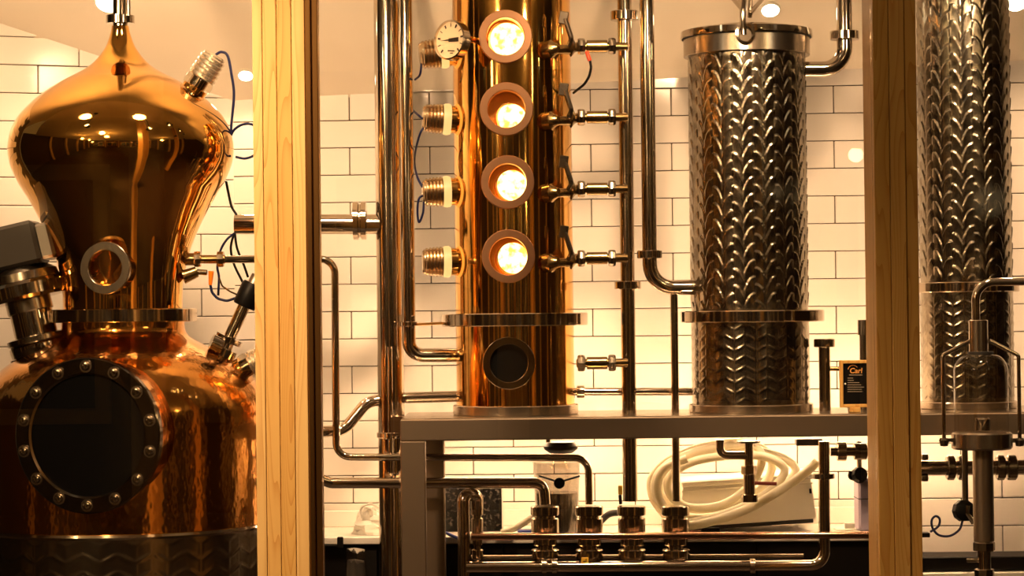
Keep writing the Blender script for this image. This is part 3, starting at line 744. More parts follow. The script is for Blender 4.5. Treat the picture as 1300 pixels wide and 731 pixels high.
MB().lathe([(L(80, DC), zb1 + 0.001), (L(83.5, DC), zb1 + 0.001), (L(84, DC), zb1 + 0.004), (L(83, DC), zb2 - 0.004), (L(79, DC), zb2), (L(48, DC), zb2 + 0.006), (L(46, DC), zb2 + 0.014), (0, zb2 + 0.018)], (c.x, c.y, 0), VZ, 96).build('lid', M['steel'], t)
MB().lathe([(L(81, DC), zb1 - 0.002), (L(82, DC), zb1), (L(81, DC), zb1 + 0.002)], (c.x, c.y, 0), VZ, 96).build('gasket', M['rubber'], t)
kD = c.y - L(82, DC)
cl = MB().tube([P(944, 44, kD - .012), P(943, 20, kD - .012), P(944, -12, kD + .03)], L(4, kD), 0, 14).build('clamp_lever', M['steel'], t)
MB().lathe([(0, -0.012), (L(9, kD), -0.011), (L(11, kD), -0.004), (L(11, kD), 0.006), (L(8, kD), 0.012), (0, 0.012)], P(946, 45, kD - .004), (0, -1, 0), 32).build('clamp_knuckle', M['steel_dk'], t)
MB().lathe([(L(9, kD), -0.004), (L(12.5, kD), -0.003), (L(12.5, kD), 0.003), (L(9, kD), 0.004)], P(946, 42, kD - .012), (0, -1, 0), 32).build('clamp_eye', M['steel'], t)
for (x0, y0, x1, y1, d0, d1) in ((927, -6, 944, 14, 8.25, kD + .05), (972, -6, 952, 18, 8.25, kD + .05), (953, -12, 952, 22, 8.22, 8.2), (938, -10, 941, 10, 8.3, 8.2)):
    MB().cyl(P(x0, y0, d0), P(x1, y1, d1), L(3, 8.2)).build('spider_bar', M['steel'], t)

# ------------------------------------------------------------------ right-hand steel column
c2 = P(1227, 365, 8.36); r2 = L(58.5, 8.36)
t = thing('steel_column', 'slimmer embossed stainless column behind the glass spirit bell', 'still column', (c2.x, c2.y, ZD))
relief_cyl(t, 'upper_jacket', c2, r2 - 0.004, Z(358, 8.2, 1227), Z(-14, 8.2, 1227), 'scale', M['jacket'], 396, 0.0038, 26)
relief_cyl(t, 'lower_jacket', c2, r2 - 0.002, Z(512, 8.2, 1227), Z(370, 8.2, 1227), 'arrow', M['jacket'], 396, 0.0038, 26)
ring_flange(t, 'middle_flange', c2, L(66, 8.36), Z(370.5, 8.17, 1227), Z(357.5, 8.17, 1227), M['steel'])
ring_flange(t, 'base_flange', c2, L(61, 8.36), ZD, Z(511, 8.2, 1227), M['steel_br'])
MB().lathe([(r2, 0), (r2, 0.01), (0, 0.02)], (c2.x, c2.y, Z(-15, 8.2, 1227)), VZ, 48).build('top_cap', M['steel'], t)

# ------------------------------------------------------------------ copper pot still
DK = 7.9
k0 = P(155.5, 330, DK)
S = DK / F
def kz(py): return Z(py, DK, 155)
t = thing('pot_still', 'polished copper pot still with onion-shaped head and bolted manhole', 'still', (k0.x, k0.y, 0))
prof = [(33, 10.5), (40, 11.8), (49, 14.5), (58, 18), (66, 23), (74, 29), (82, 37), (89, 47), (96, 60), (103, 73.5), (112, 88), (120, 99.5), (128, 109.5), (138, 120), (148, 128.5), (160, 135.5), (171, 139.5), (183, 141.8), (194, 142), (204, 140.5), (213, 138), (225, 133), (236, 127), (247, 120), (264, 110.5), (281, 101.5), (298, 93.5), (315, 87), (332, 82), (350, 78), (367, 75.8), (392, 75)]
def smooth(pr, n=3):
    out = []
    p = [pr[0]] + pr + [pr[-1]]
    for i in range(1, len(p) - 2):
        for k in range(n):
            u = k / n
            out.append(tuple(0.5 * ((2 * p[i][j]) + (p[i + 1][j] - p[i - 1][j]) * u + (2 * p[i - 1][j] - 5 * p[i][j] + 4 * p[i + 1][j] - p[i + 2][j]) * u * u + (3 * p[i][j] - p[i - 1][j] - 3 * p[i + 1][j] + p[i + 2][j]) * u ** 3) for j in range(2)))
    out.append(pr[-1]); return out
MB().lathe([(r * S, kz(y)) for y, r in smooth(prof)][::-1], (k0.x, k0.y, 0), VZ, 128).build('onion_head', M['copper'], t, angle=80)
MB().lathe([(9.5 * S, kz(34)), (9.5 * S, kz(-190))], (k0.x, k0.y, 0), VZ, 32).build('neck_pipe', M['steel'], t)
MB().lathe([(9 * S, kz(30)), (18 * S, kz(30)), (18 * S, kz(20)), (9 * S, kz(20))], (k0.x, k0.y, 0), VZ, 32).build('neck_clamp', M['steel'], t)
MB().cyl((k0.x + 13 * S, k0.y - 14 * S, kz(22)), (k0.x + 13 * S, k0.y - 14 * S, kz(-30)), 2.4 * S, seg=12).build('clamp_bolt', M['steel'], t)
DKf = DK - 90 * S
MB().lathe([(60 * S, Z(409, DKf, 155)), (92 * S, Z(409, DKf, 155)), (93.5 * S, Z(408, DKf, 155)), (93.5 * S, Z(393, DKf, 155)), (92 * S, Z(392, DKf, 155)), (60 * S, Z(392, DKf, 155))], (k0.x, k0.y, 0), VZ, 128).build('neck_flange', M['steel'], t)
prof2 = [(408, 77.5), (418, 78), (426, 82), (432, 90), (440, 105), (448, 121), (456, 136), (466, 150), (478, 162), (492, 172), (508, 179), (525, 182), (560, 183), (640, 183.5), (681, 183.5)]
MB().lathe([(r * S, kz(y)) for y, r in smooth(prof2)][::-1], (k0.x, k0.y, 0), VZ, 160).build('boiler', M['copper_ham'], t, angle=80)
DKb = DK - 183 * S
zb = Z(681, DKb, 155)
MB().lathe([(182 * S, zb - 0.012), (186 * S, zb - 0.011), (187 * S, zb - 0.004), (186 * S, zb + 0.004), (183 * S, zb + 0.006)], (k0.x, k0.y, 0), VZ, 128).build('seam_band', M['steel'], t)
relief_cyl(t, 'base_jacket', k0, 185 * S, 0.05, zb - 0.008, 'arrow', M['steel_dk'], 420, 0.0045, 56, 0.085, 0.005)
# manhole
az = R(-14); md = Vector((math.sin(az), -math.cos(az), 0.0))
mc = P(110, 553, DK - 200 * S); mo = Vector((mc.x, mc.y, mc.z))
ro_, ri_ = 97.5 * S * 0.95, 76 * S * 0.95
mh = MB().lathe([(ro_ * 0.93, -0.30), (ro_ * 0.93, -0.03)], mo, md, 96).build('manhole', M['copper_ham'], t)
MB().lathe([(ri_, -0.03), (ro_ - 0.004, -0.03), (ro_, -0.026), (ro_, -0.004), (ro_ - 0.004, 0), (ri_ + 0.006, 0), (ri_, -0.006), (ri_, -0.03)], mo, md, 96).build('manhole_ring', M['steel_ring'] if 'steel_ring' in M else M['steel_dk'], mh)
MB().lathe([(ri_ * 1.01, -0.012), (0, -0.010)], mo, md, 64).build('manhole_glass', M['black_gl'], mh, label='black glass of the manhole')
_, mu, mv = frame(md)
for k in range(14):
    an = 2 * math.pi * (k + 0.5) / 14
    bp = mo + (mu * math.cos(an) + mv * math.sin(an)) * (ro_ + ri_) / 2
    bo = MB().lathe([(0, 0.010), (0.006, 0.0105), (0.0075, 0.013), (0.012, 0.012), (0.014, 0.008), (0.014, 0.0)][::-1], bp, md, 18).build('bolt', M['steel'], mh)
    MB().lathe([(0.013, 0.0), (0.020, 0.0), (0.020, 0.003), (0.013, 0.003)], bp, md, 24).build('washer', M['steel_br'], bo)
# small sight port on the head
az = R(-13); sd = Vector((math.sin(az), -math.cos(az), 0.02)).normalized()
so = P(133, 340, DK - 100 * S)
pt = round_port(t, so, sd, 33.5 * S * .97, 22.5 * S * .97, 0.085, M['rosy_d'] if 'rosy_d' in M else M['steel_br'], M['copper'], t_ring=0.016)
MB().lathe([(0, -0.06), (22.5 * S, -0.06)], so, sd, 40).build('back_plate', M['copper_ham'], pt)
MB().lathe([(0, -0.012), (22 * S, -0.012)], so, sd, 40).build('glass', M['clear'], pt)

# head lamp (upper right of the onion)
M['brass_l2'] = M['brass_l']; M['brass_l'] = M['brass_w']
lt, tip = lamp_fit(P(244, 118, DK), Vector((0.50, 0, 0.80)), 17.5 * S, 54 * S, 'white ribbed screw-cap lamp on the shoulder of the onion head', False)
cable([tip, P(281, 66, DK), P(289, 71, DK), P(294, 95, DK), P(297, 120, DK), P(294, 155, DK), P(293, 172, DK)], 'navy cable dropping from the lamp on the onion head', 0.0045)
cable([P(293, 172, DK + .01), P(298, 164, DK), P(308, 158, DK), P(320, 158, DK), P(330, 166, DK + .02), P(332, 180, DK + .02), P(325, 195, DK), P(312, 201, DK), P(299, 199, DK)], 'navy cable loop beside the onion head of the copper still', 0.0045)
cable([P(287, 230, DK + .1), P(290, 245, DK + .1), P(294, 262, DK + .15), P(300, 272, DK + .2)], 'dark cable stretch crossing the tiles beside the still head', 0.0045, M['black'])
lt2, tip2 = lamp_fit(P(303, 472, DK - .05), Vector((0.80, -0.1, 0.42)), 17 * S, 48 * S, 'white ribbed screw-cap lamp low on the boiler shoulder', False)
M['brass_l'] = M['brass_l2']
# valve with pipe to the right
v0 = P(240, 329, DK)
t = thing('outlet_valve', 'small brass outlet valve on the right of the still neck', 'valve', v0)
MB().cyl(P(226, 329, DK), P(250, 329, DK), 8 * S).build('stub', M['brass'], t)
MB().cyl(P(248, 329, DK), P(286, 329, DK), 5.5 * S).build('body', M['brass'], t)
for px in (251, 280): MB().lathe([(0, -4.5 * S), (10 * S, -4 * S), (10.5 * S, 0), (10 * S, 4 * S), (0, 4.5 * S)], P(px, 329, DK), HX, 10).build('union_nut', M['steel_un'], t)
MB().cyl(P(232, 352, DK - .03), P(250, 345, DK - .02), 9 * S, 7 * S).build('probe_boss', M['brass'], t)
MB().cyl(P(250, 345, DK - .02), P(263, 346, DK - .02), 3.6 * S).build('probe_pin', M['steel'], t)
w_ = thing('probe_wire', 'navy wire with orange tip hanging below the outlet valve', 'wire', P(267, 350, DK))
MB().cyl(P(268, 344, DK - .02), P(267, 362, DK - .02), 3.6 * S, 2.2 * S).build('tip', M['orange'], w_)
MB().tube([P(267, 361, DK - .02), P(269, 371, DK - .02), P(276, 379, DK - .02), P(288, 382, DK - .02), P(300, 378, DK - .02)], 0.0045, 0.03, 8).build('lead', M['navy'], w_)
for i, (pts, lab) in enumerate((([(298, 296), (288, 304), (280, 318), (276, 338), (278, 352), (277, 375)], 'dark wire bowing left of the sensor below the branch pipe'),
                               ([(297, 296), (293, 315), (297, 335), (308, 358)], 'dark wire running straight down to the sensor cap'),
                               ([(298, 296), (301, 315), (309, 335), (315, 352)], 'dark wire passing closest to the oak post above the sensor'))):
    cable([P(a, b, DK + .12) for a, b in pts], lab, 0.0042, M['black'] if i else M['navy'])
# tilted level sensor
D = DK - 0.02
t = thing('level_sensor', 'tilted steel level sensor with black head beside the oak post', 'sensor', P(283, 447, D))
ax = (P(322, 362, D) - P(286, 441, D)).normalized()
b0 = P(284, 445, D)
MB().lathe([(0, -0.02), (18 * S, -0.018), (18 * S, 0.010), (10 * S, 0.012), (9 * S, 0.03), (17 * S, 0.032), (18 * S, 0.05), (9 * S, 0.054), (0, 0.054)], b0, ax, 24).build('union', M['steel'], t)
MB().lathe([(8 * S, 0.05), (8 * S, 0.165)], b0, ax, 24).build('stem', M['steel'], t)
MB().lathe([(0, 0.16), (14 * S, 0.162), (15 * S, 0.17), (15 * S, 0.235), (13 * S, 0.245), (0, 0.246)], b0, ax, 24).build('head', M['black'], t)
MB().lathe([(0, 0.24), (9 * S, 0.242), (8 * S, 0.275), (0, 0.28)], b0, ax, 24).build('cap', M['alum'], t)
MB().cyl(P(268, 434, D - .05), P(282, 440, D - .04), 11 * S).build('side_clamp', M['steel'], t)
MB().tube([P(278, 352, D - .02), P(282, 363, D - .02), P(292, 370, D - .02), P(301, 374, D - .01)], 0.003, 0.02, 8).build('lead', M['brass'], t)

# ------------------------------------------------------------------ agitator motor
D = DK - 0.05
t = thing('agitator_motor', 'tilted agitator motor with grey gearbox on the boiler shoulder', 'motor', P(52, 440, D))
ax = (P(20, 320, D) - P(48, 438, D)).normalized(); b0 = P(50, 441, D)
sd_ = Vector((0, -1, 0)); ux = ax.cross(sd_).normalized()
if ux.x < 0: ux = -ux
def lz(prof, nm, m_, seg=48): return MB().lathe([(r * S, tt * S) for r, tt in prof], b0, ax, seg).build(nm, m_, t)
lz([(0, -8), (36, -8), (37, -2), (37, 4), (35, 6), (0, 6)], 'base_flange', M['steel'])
lz([(34, 6), (38, 8), (38, 14), (30, 16)], 'clamp_band', M['steel_dk'])
lz([(27, 14), (27, 62)], 'lantern', M['steel'])
lz([(28, 46), (29, 47), (29, 62), (28, 63)], 'lantern_collar', M['steel_br'])
lz([(20, 60), (49, 62), (52, 66), (52, 80), (49, 84), (40, 86), (0, 86)], 'drive_flange', M['steel'])
lz([(46, 85), (44, 95), (34, 102), (0, 103)], 'bell_housing', M['steel_dk'])
for k in range(6):
    an = 2 * math.pi * k / 6 + 0.3; bb = b0 + (ux * math.cos(an) + ax.cross(ux) * math.sin(an)) * 34 * S - ax * 10 * S
    MB().lathe([(0, -5 * S), (5 * S, -4.5 * S), (5 * S, 1 * S), (0, 1 * S)], bb, ax, 6).build('bolt', M['steel_dk'], t)
GM = Matrix.Translation(b0 + ax * 130 * S) @ Matrix((ux, ax.cross(ux) * -1, ax)).transposed().to_4x4()
g_ = MB().box((-75 * S, -34 * S, -27 * S), (34 * S, 34 * S, 27 * S), 0.012, GM).build('gearbox', M['grey'], t)
MB().box((-74 * S, -35.5 * S, -2 * S), (20 * S, -34 * S, -1 * S), 0.0005, GM).build('seam', M['black'], g_)
MB().box((20 * S, -36 * S, -26 * S), (22 * S, -34 * S, 26 * S), 0.0005, GM).build('end_plate_joint', M['black'], g_)
MB().lathe([(0, 0.0), (17 * S, 0.0), (17 * S, 4 * S), (14 * S, 6 * S), (0, 6 * S)], GM @ Vector((34 * S, -5 * S, 2 * S)), ux, 28).build('end_cap', M['white'], g_)
gb = MB().box((32 * S, -30 * S, -25 * S), (52 * S, 30 * S, 20 * S), 0.01, GM).build('fin_block', M['alum'], t)
for k in range(3):
    xk = 38 + 6 * k
    MB().box((xk * S, -32 * S, -18 * S), ((xk + 2) * S, -30 * S, 8 * S), 0.001, GM).build('fin', M['black'], gb)
for (a_, b_) in ((26, -18), (26, 18)):
    MB().lathe([(0, -0.002), (3 * S, -0.001), (3 * S, 0.002), (0, 0.003)], GM @ Vector((a_ * S, -34 * S, b_ * S)), GM.to_3x3() @ Vector((0, -1, 0)), 10).build('screw', M['steel_dk'], g_)

# ------------------------------------------------------------------ things on the deck
D = 8.28
o = vpt(1047, 527, D, 480)
t = thing('vent_stub', 'capped steel stub pipe standing on the deck left of the small sign', 'pipe', (o.x, D, ZD))
MB().lathe([(0, ZD), (L(7.5, D), ZD), (L(7.5, D), Z(440, D, 1047))], (o.x, D, 0), VZ, 28).build('tube', M['steel'], t)
MB().lathe([(0, Z(440.5, D, 1047)), (L(13, D), Z(440.5, D, 1047)), (L(13.5, D), Z(439.5, D, 1047)), (L(13.5, D), Z(431, D, 1047)), (L(12.5, D), Z(430, D, 1047)), (0, Z(430, D, 1047))], (o.x, D, 0), VZ, 28).build('cap', M['steel_br'], t)
MB().tube([P(1052, 468, D), P(1082, 468, D)], L(2.8, D), 0, 12).build('cross_tube', M['brass'], t)
o = vpt(1096, 527, D, 480)
t = thing('vent_stub', 'dark stub pipe with steel cap behind the small sign', 'pipe', (o.x, D, ZD))
MB().lathe([(0, ZD), (L(4.5, D), ZD), (L(4.5, D), Z(425, D, 1096))], (o.x, D, 0), VZ, 20).build('tube', M['steel_dk'], t)
MB().lathe([(0, Z(425, D, 1096)), (L(6.5, D), Z(425, D, 1096)), (L(6.5, D), Z(406, D, 1096)), (0, Z(406, D, 1096))], (o.x, D, 0), VZ, 20).build('cap', M['steel_br'], t)
# sign
D = 8.12
t = thing('table_sign', 'small wood-framed black sign with orange lettering on the deck', 'sign', (X(1088, D, 520), D, ZD))
x0, x1 = X(1066, D, 480), X(1113, D, 480); zz0, zz1 = Z(517, D, 1085), Z(457, D, 1085)
fw = L(4.2, D)
M['signwood'] = WOODS[1]
for (a, b, c_, d_) in ((x0, x0 + fw, zz0, zz1), (x1 - fw, x1, zz0, zz1), (x0 + fw, x1 - fw, zz0, zz0 + fw), (x0 + fw, x1 - fw, zz1 - fw, zz1)):
    MB().box((a, D - 0.008, c_), (b, D + 0.012, d_), 0.0015).build('frame_bar', M['signwood'], t)
bd = MB().box((x0 + fw * .9, D, zz0 + fw * .9), (x1 - fw * .9, D + 0.008, zz1 - fw * .9), 0.0005).build('board', M['black'], t)
MB().box((X(1078, D, 520), D - 0.012, ZD), (X(1092, D, 520), D + 0.03, zz0), 0.002).build('foot', M['signwood'], t)
def text(s, loc, size, m_, parent, shear=0.0):
    cu = bpy.data.curves.new('lettering', 'FONT'); cu.body = s; cu.size = size; cu.align_x = 'CENTER'; cu.shear = shear; cu.extrude = 0.0004; cu.offset = 0.0004
    cu.materials.append(m_)
    tmp = bpy.data.objects.new('lettering_curve', cu); me = bpy.data.meshes.new_from_object(tmp)
    bpy.data.objects.remove(tmp); bpy.data.curves.remove(cu)
    o = bpy.data.objects.new('lettering', me); col.objects.link(o); o.parent = parent
    o.location = Vector(loc) - ORG[parent.name]; o.rotation_euler = (R(90), 0, 0); return o
cxs = X(1086.5, D, 470)
text('Carl', (cxs, D - 0.0006, Z(473.5, D, 1085)), L(9.2, D), M['chalk'], bd, 0.12)
MB().tube([P(1077 + 0.0, 467, D - .001)] + [P(1083 + 6.5 * math.cos(an), 470 - 6.5 * math.sin(an), D - .001) for an in [R(170 - 15 * k) for k in range(10)]], 0.0011, 0, 6).build('arc_mark', M['chalk'], bd)
ln = MB()
quad(ln, 1078, 475.5, 1095, 476.3, D - .0005)
for k, wd in enumerate((7, 8, 15, 17, 21, 18, 19)): quad(ln, 1076, 479.5 + k * 2.85, 1076 + wd, 480.2 + k * 2.85, D - .0005)
ln.build('small_print', M['chalk2'], bd)
MB().lathe([(0, 0.001), (L(1.2, D), 0.001), (L(1.2, D), -0.001)], P(1073, 487, D), (0, -1, 0), 12).build('white_pin', M['white'], bd)

# ------------------------------------------------------------------ glass spirit bell
D = 7.75
o = vpt(1247, 731, D, 600)
t = thing('spirit_bell', 'clear glass spirit bell on a steel stem with curved inlet tube', 'spirit safe', (o.x, D, 0))
def lb(y0, y1, r, nm, m_, ch=0.003, seg=48, dx=0):
    za, zb_ = Z(y1, D, 1247), Z(y0, D, 1247); rr = L(r, D)
    return MB().lathe([(0, za), (rr - ch, za), (rr, za + ch), (rr, zb_ - ch), (rr - ch, zb_), (0, zb_)], (o.x + L(dx, D), D, 0), VZ, seg).build(nm, m_, t)
lb(548, 570, 38.5, 'base_dish', M['steel_br'], 0.006, 64)
pr = [(548, 34), (480, 34.3), (466, 33.5), (458, 30), (452, 24), (449, 16), (447, 11)]
MB().lathe([(L(r, D), Z(y, D, 1247)) for y, r in smooth(pr)], (o.x, D, 0), VZ, 64).build('glass_bell', M['bell'], t, angle=80)
lb(406, 447, 12, 'collar', M['steel_br'], 0.002, 32, -2.5)
lb(446, 450, 16, 'seal', M['rubber'], 0.001, 32)
MB().tube([vpt(1239, 410, D, 410), vpt(1239, 358, D, 410), P(1420, 356, D)], L(5.2, D), 0.06, 18).build('inlet_tube', M['steel'], t)
for sgn, xa, xb_ in ((-1, 1233, 1197), (1, 1256, 1293)):
    MB().tube([P(xa, 432, D), P(xb_, 451, D), vpt(xb_, 560, D, 451)], L(2.6, D), 0.012, 12).build('tie_rod', M['steel'], t)
    nut = MB().lathe([(0, -L(8, D)), (L(5, D), -L(7, D)), (L(6.5, D), 0), (L(5, D), L(3, D)), (0, L(3, D))], vpt(xb_, 559, D, 451), VZ, 16).build('rod_nut', M['steel_dk'], t)
    MB().box(vpt(xb_ - (2 if sgn < 0 else 14), 561, D - .006, 451), vpt(xb_ + (14 if sgn < 0 else 2), 556, D + .006, 451), 0.001).build('lug', M['steel_dk'], t)
lb(569, 687, 13, 'stem', M['frame_st'], 0.002, 32, 1)
lb(688, 699, 14, 'stem_nut', M['steel_dk'], 0.002, 8, 1); lb(699, 1010, 8.5, 'drain_tube', M['steel'], 0.002, 28, 1)
lb(686, 690, 8, 'neck', M['steel'], 0.001, 20, 1); lb(722, 740, 12.5, 'lower_nut', M['steel_dk'], 0.002, 8, 1)
MB().cyl(P(1227, 711, D), P(1246, 711, D), L(2.6, D)).build('side_handle', M['steel'], t)
MB().cyl(vpt(1238, 546, D, 500), vpt(1238, 462, D, 500), L(1.8, D), seg=12).build('hydrometer', M['clear'], t)
MB().lathe([(0, Z(546, D, 1247)), (L(10, D), Z(546, D, 1247)), (L(10, D), Z(532, D, 1247)), (L(8, D), Z(530, D, 1247))], (o.x + L(1, D), D, 0), VZ, 24).build('inner_cup', M['steel_br'], t)
MB().tube([P(1240, 531, D - .03), P(1247, 542, D - .032), P(1254, 531, D - .03)], L(1.4, D), 0, 8).build('spout_vee', M['steel'], t)

# pipe behind the bell
D = 8.3
t = thing('pipe', 'horizontal steel pipe with clamps behind the stem of the spirit bell', 'pipe', P(1165, 594, D))
MB().tube([P(1120, 594.5, D), P(1420, 592, D)], L(9.5, D), 0, 28).build('tube', M['steel'], t)
for px, hw in ((1206.5, 5), (1221, 5), (1270, 5), (1284, 6)):
    MB().lathe([(L(9, D), -L(hw, D)), (L(14.5, D), -L(hw, D)), (L(16, D), -L(hw - 1.5, D)), (L(16, D), L(hw - 1.5, D)), (L(14.5, D), L(hw, D)), (L(9, D), L(hw, D))], P(px, 593.5, D), HX, 28).build('clamp', M['steel_dk'], t)
for (px, py) in ((1174, 580), (1174, 607)): MB().lathe([(0, -0.012), (0.012, -0.01), (0.014, 0), (0.012, 0.01), (0, 0.012)], P(px, py, D - .01), VZ, 16).build('clamp_bolt', M['steel_dk'], t)
D = 8.2
t = thing('hand_valve', 'black round hand knob on a hanging rod beside the bell stem', 'valve', P(1222, 650, D))
MB().cyl(vpt(1225, 570, D, 600), vpt(1225, 645, D, 600), L(4, D)).build('rod', M['steel_dk'], t)
kn = MB()
kc = P(1223, 648, D - .02)
pts = []
MB().lathe([(0, -0.02), (L(11, D), -0.02), (L(14, D), -0.012), (L(14, D), 0.012), (L(11, D), 0.02), (L(5, D), 0.024), (0, 0.024)], kc, (0.3, -1, 0.1), 10).build('knob', M['black'], t)
MB().tube([kc + Vector((0.01, -0.03, 0.02)), P(1228, 652, D - .05), P(1236, 664, D - .05)], L(3.0, D), 0.01, 10).build('handle', M['steel'], t)
cable([P(1222, 661, D), P(1218, 672, D), P(1206, 680, D), P(1192, 679, D), P(1184, 670, D), P(1183, 660, D), P(1188, 655, D), P(1193, 659, D), P(1191, 668, D), P(1181, 675, D)], 'thin navy cable curled into a loop on the tiles behind the bell', 0.0042, M['navy'])
t = MB().box(P(1150, 675, 8.5), P(1181, 682, 8.45), 0.002).build('cable_clip', M['black'], None, P(1170, 680, 8.5)); tag(t, 'small black block from which the curled cable comes', 'clip')
# ledge at right
struct(MB().box((X(1120, 8.6, 700), 8.62, Z(727, 8.55, 1230)), (2.6, wall_y(2.2) - 0.001, Z(709, 8.55, 1230)), 0.004).build('trim_1', M['cab']))
struct(MB().box((X(1120, 8.6, 700), 8.60, 0.02), (2.6, wall_y(2.2) - 0.001, Z(728.5, 8.55, 1230)), 0.004).build('trim_2', M['worktop']))

# ------------------------------------------------------------------ counter
ZCT = Z(683.5, 8.44, 440)
xa, xbk = -1.55, X(1120, 8.6, 680)
t = thing('worktop', 'white worktop with upstand running along the tiled wall', 'worktop', (0, 8.6, ZCT - 0.03))
WM = Matrix.Translation((0, DW, 0)) @ Matrix.Rotation(-R(2.5), 4, 'Z')
MB().box((xa + .60, -0.44, ZCT - 0.026), (xbk, -0.014, ZCT), 0.003, WM).build('slab', M['worktop'], t)
MB().box((XC + .02, -0.034, ZCT + .0005), (xbk, -0.014, ZCT + 0.062), 0.003, WM).build('upstand', M['worktop'], t)
t = thing('base_cupboard', 'black base cupboards under the white worktop', 'cupboard', (0, 8.6, 0))
xk = xa + .62
MB().box((xk, -0.38, 0.01), (xbk, -0.015, ZCT - 0.027), 0.002, WM).build('carcass', M['cab'], t)
nd = 5
for k in range(nd):
    wd = (xbk - xk) / nd
    dd = MB().box((xk + wd * k + .004, -0.40, 0.08), (xk + wd * (k + 1) - .004, -0.381, ZCT - 0.035), 0.002, WM).build('door', M['cab'], t)

# things on the counter
D = 8.6
def cz(py=None): return ZCT + 0.0005
t = thing('plastic_bag', 'crumpled white plastic bag on the worktop beside the thick pipe', 'bag', P(465, 674, D))
m = MB(); rr_ = random.Random(4); vs_ = []; NU, NV = 20, 10
bc = Vector((X(468, D, 660), D, ZCT + .001))
for j in range(NV + 1):
    for k in range(NU):
        th = 2 * math.pi * k / NU; ph = j / NV
        rad = (L(25, D) * (1 - ph ** 1.6 * 0.75)) * (1 + 0.22 * rr_.uniform(-1, 1) + 0.18 * math.sin(3 * th + 5 * ph))
        vs_.append(bc + Vector((rad * math.cos(th) - ph * .02 + .02, rad * 0.6 * math.sin(th), L(32, D) * ph * (1 + .1 * rr_.uniform(-1, 1)))))
fs = [(j * NU + k, j * NU + (k + 1) % NU, (j + 1) * NU + (k + 1) % NU, (j + 1) * NU + k) for j in range(NV) for k in range(NU)]
fs.append(tuple(NV * NU + k for k in range(NU)))
m.add(vs_, fs).build('bag_body', M['white'], t, angle=25)
MB().tube([bc + Vector((-.02, -.04, .06)), bc + Vector((-.03, -.045, .10)), bc + Vector((.01, -.045, .115)), bc + Vector((.04, -.04, .10))], 0.004, 0.02, 8).build('handle_loop', M['white'], t)
# clip on counter edge
t = thing('edge_clamp', 'small black clamp on the front edge of the worktop', 'clamp', P(432, 692, 8.43))
MB().box(P(428, 696, 8.425), P(436, 681, 8.439), 0.003).build('jaw', M['black'], t)
MB().box(P(412, 693.5, 8.43), P(432, 691.8, 8.438), 0.001).build('bar', M['black'], t)
# wrapped bundle below
t = thing('wrapped_bundle', 'dark bundle in crumpled clear film below the worktop', 'bag', (X(452, 8.33, 720), 8.33, 0))
m = MB(); vs_ = []; NU, NV = 18, 12; bc = Vector((X(452, 8.33, 720), 8.33, 0.02)); zt = Z(699, 8.33, 465)
for j in range(NV + 1):
    ph = j / NV
    for k in range(NU):
        th = 2 * math.pi * k / NU; rad = L(24, 8.4) * (1 - 0.55 * max(0, ph - .6) / .4 if ph > .6 else 1) * (1 + 0.12 * rr_.uniform(-1, 1))
        vs_.append(bc + Vector((rad * math.cos(th) , rad * 0.5 * math.sin(th), (zt - .02) * ph * (1 + .02 * rr_.uniform(-1, 1)))))
fs = [(j * NU + k, j * NU + (k + 1) % NU, (j + 1) * NU + (k + 1) % NU, (j + 1) * NU + k) for j in range(NV) for k in range(NU)]
fs.append(tuple(NV * NU + k for k in range(NU)))
m.add([bc + (v - bc) * 0.94 for v in vs_], fs).build('bundle', mat('charcoal_sack', (0.035, 0.032, 0.03), 0.35), t, angle=20)
m = MB().add(vs_, fs); m.build('film', M['bagfilm'], t, angle=15)
# speckled dark slab leaning at the wall
D = 8.62
t = thing('dark_panel', 'dark speckled stone panel leaning behind the frame leg', 'panel', P(600, 672, D))
M['granite'] = vary(mat('granite', (0.01, 0.01, 0.01), 0.25), (0.006, 0.006, 0.006), (0.16, 0.13, 0.10), 70, lo=0.55, hi=0.8)
MB().box((X(560, D, 650), -0.006, 0), (X(637, D, 650), 0.006, L(62, D)), 0.002, Matrix.Translation((0, D, ZCT + .003)) @ Matrix.Rotation(R(-10), 4, 'X') ).build('slab', M['granite'], t)
MB().box((X(637, D, 650), -0.006, 0), (X(638.8, D, 650), 0.006, L(62, D)), 0.0005, Matrix.Translation((0, D, ZCT + .003)) @ Matrix.Rotation(R(-10), 4, 'X') ).build('edge_strip', M['white'], t)
cable([P(566, 676, 8.46), P(574, 680, 8.45), P(584, 684, 8.435)], 'bright blue cable on the worktop edge beside the frame leg', 0.006, M['blue'])
t = MB().box((X(657, 8.52, 670), 8.5, ZCT), (X(682, 8.52, 670), 8.56, ZCT + L(6, 8.5)), 0.003).build('sponge', M['blue'], None, (X(670, 8.52), 8.53, ZCT)); tag(t, 'small flat blue block on the worktop beside the clear jug', 'sponge')
cable([P(636, 676, 8.52), P(650, 672, 8.52), P(665, 664, 8.53), P(676, 657, 8.54), P(684, 660, 8.54)], 'cream hose stub lying on the worktop beside the clear jug', 0.012, M['hose'], 'hose')
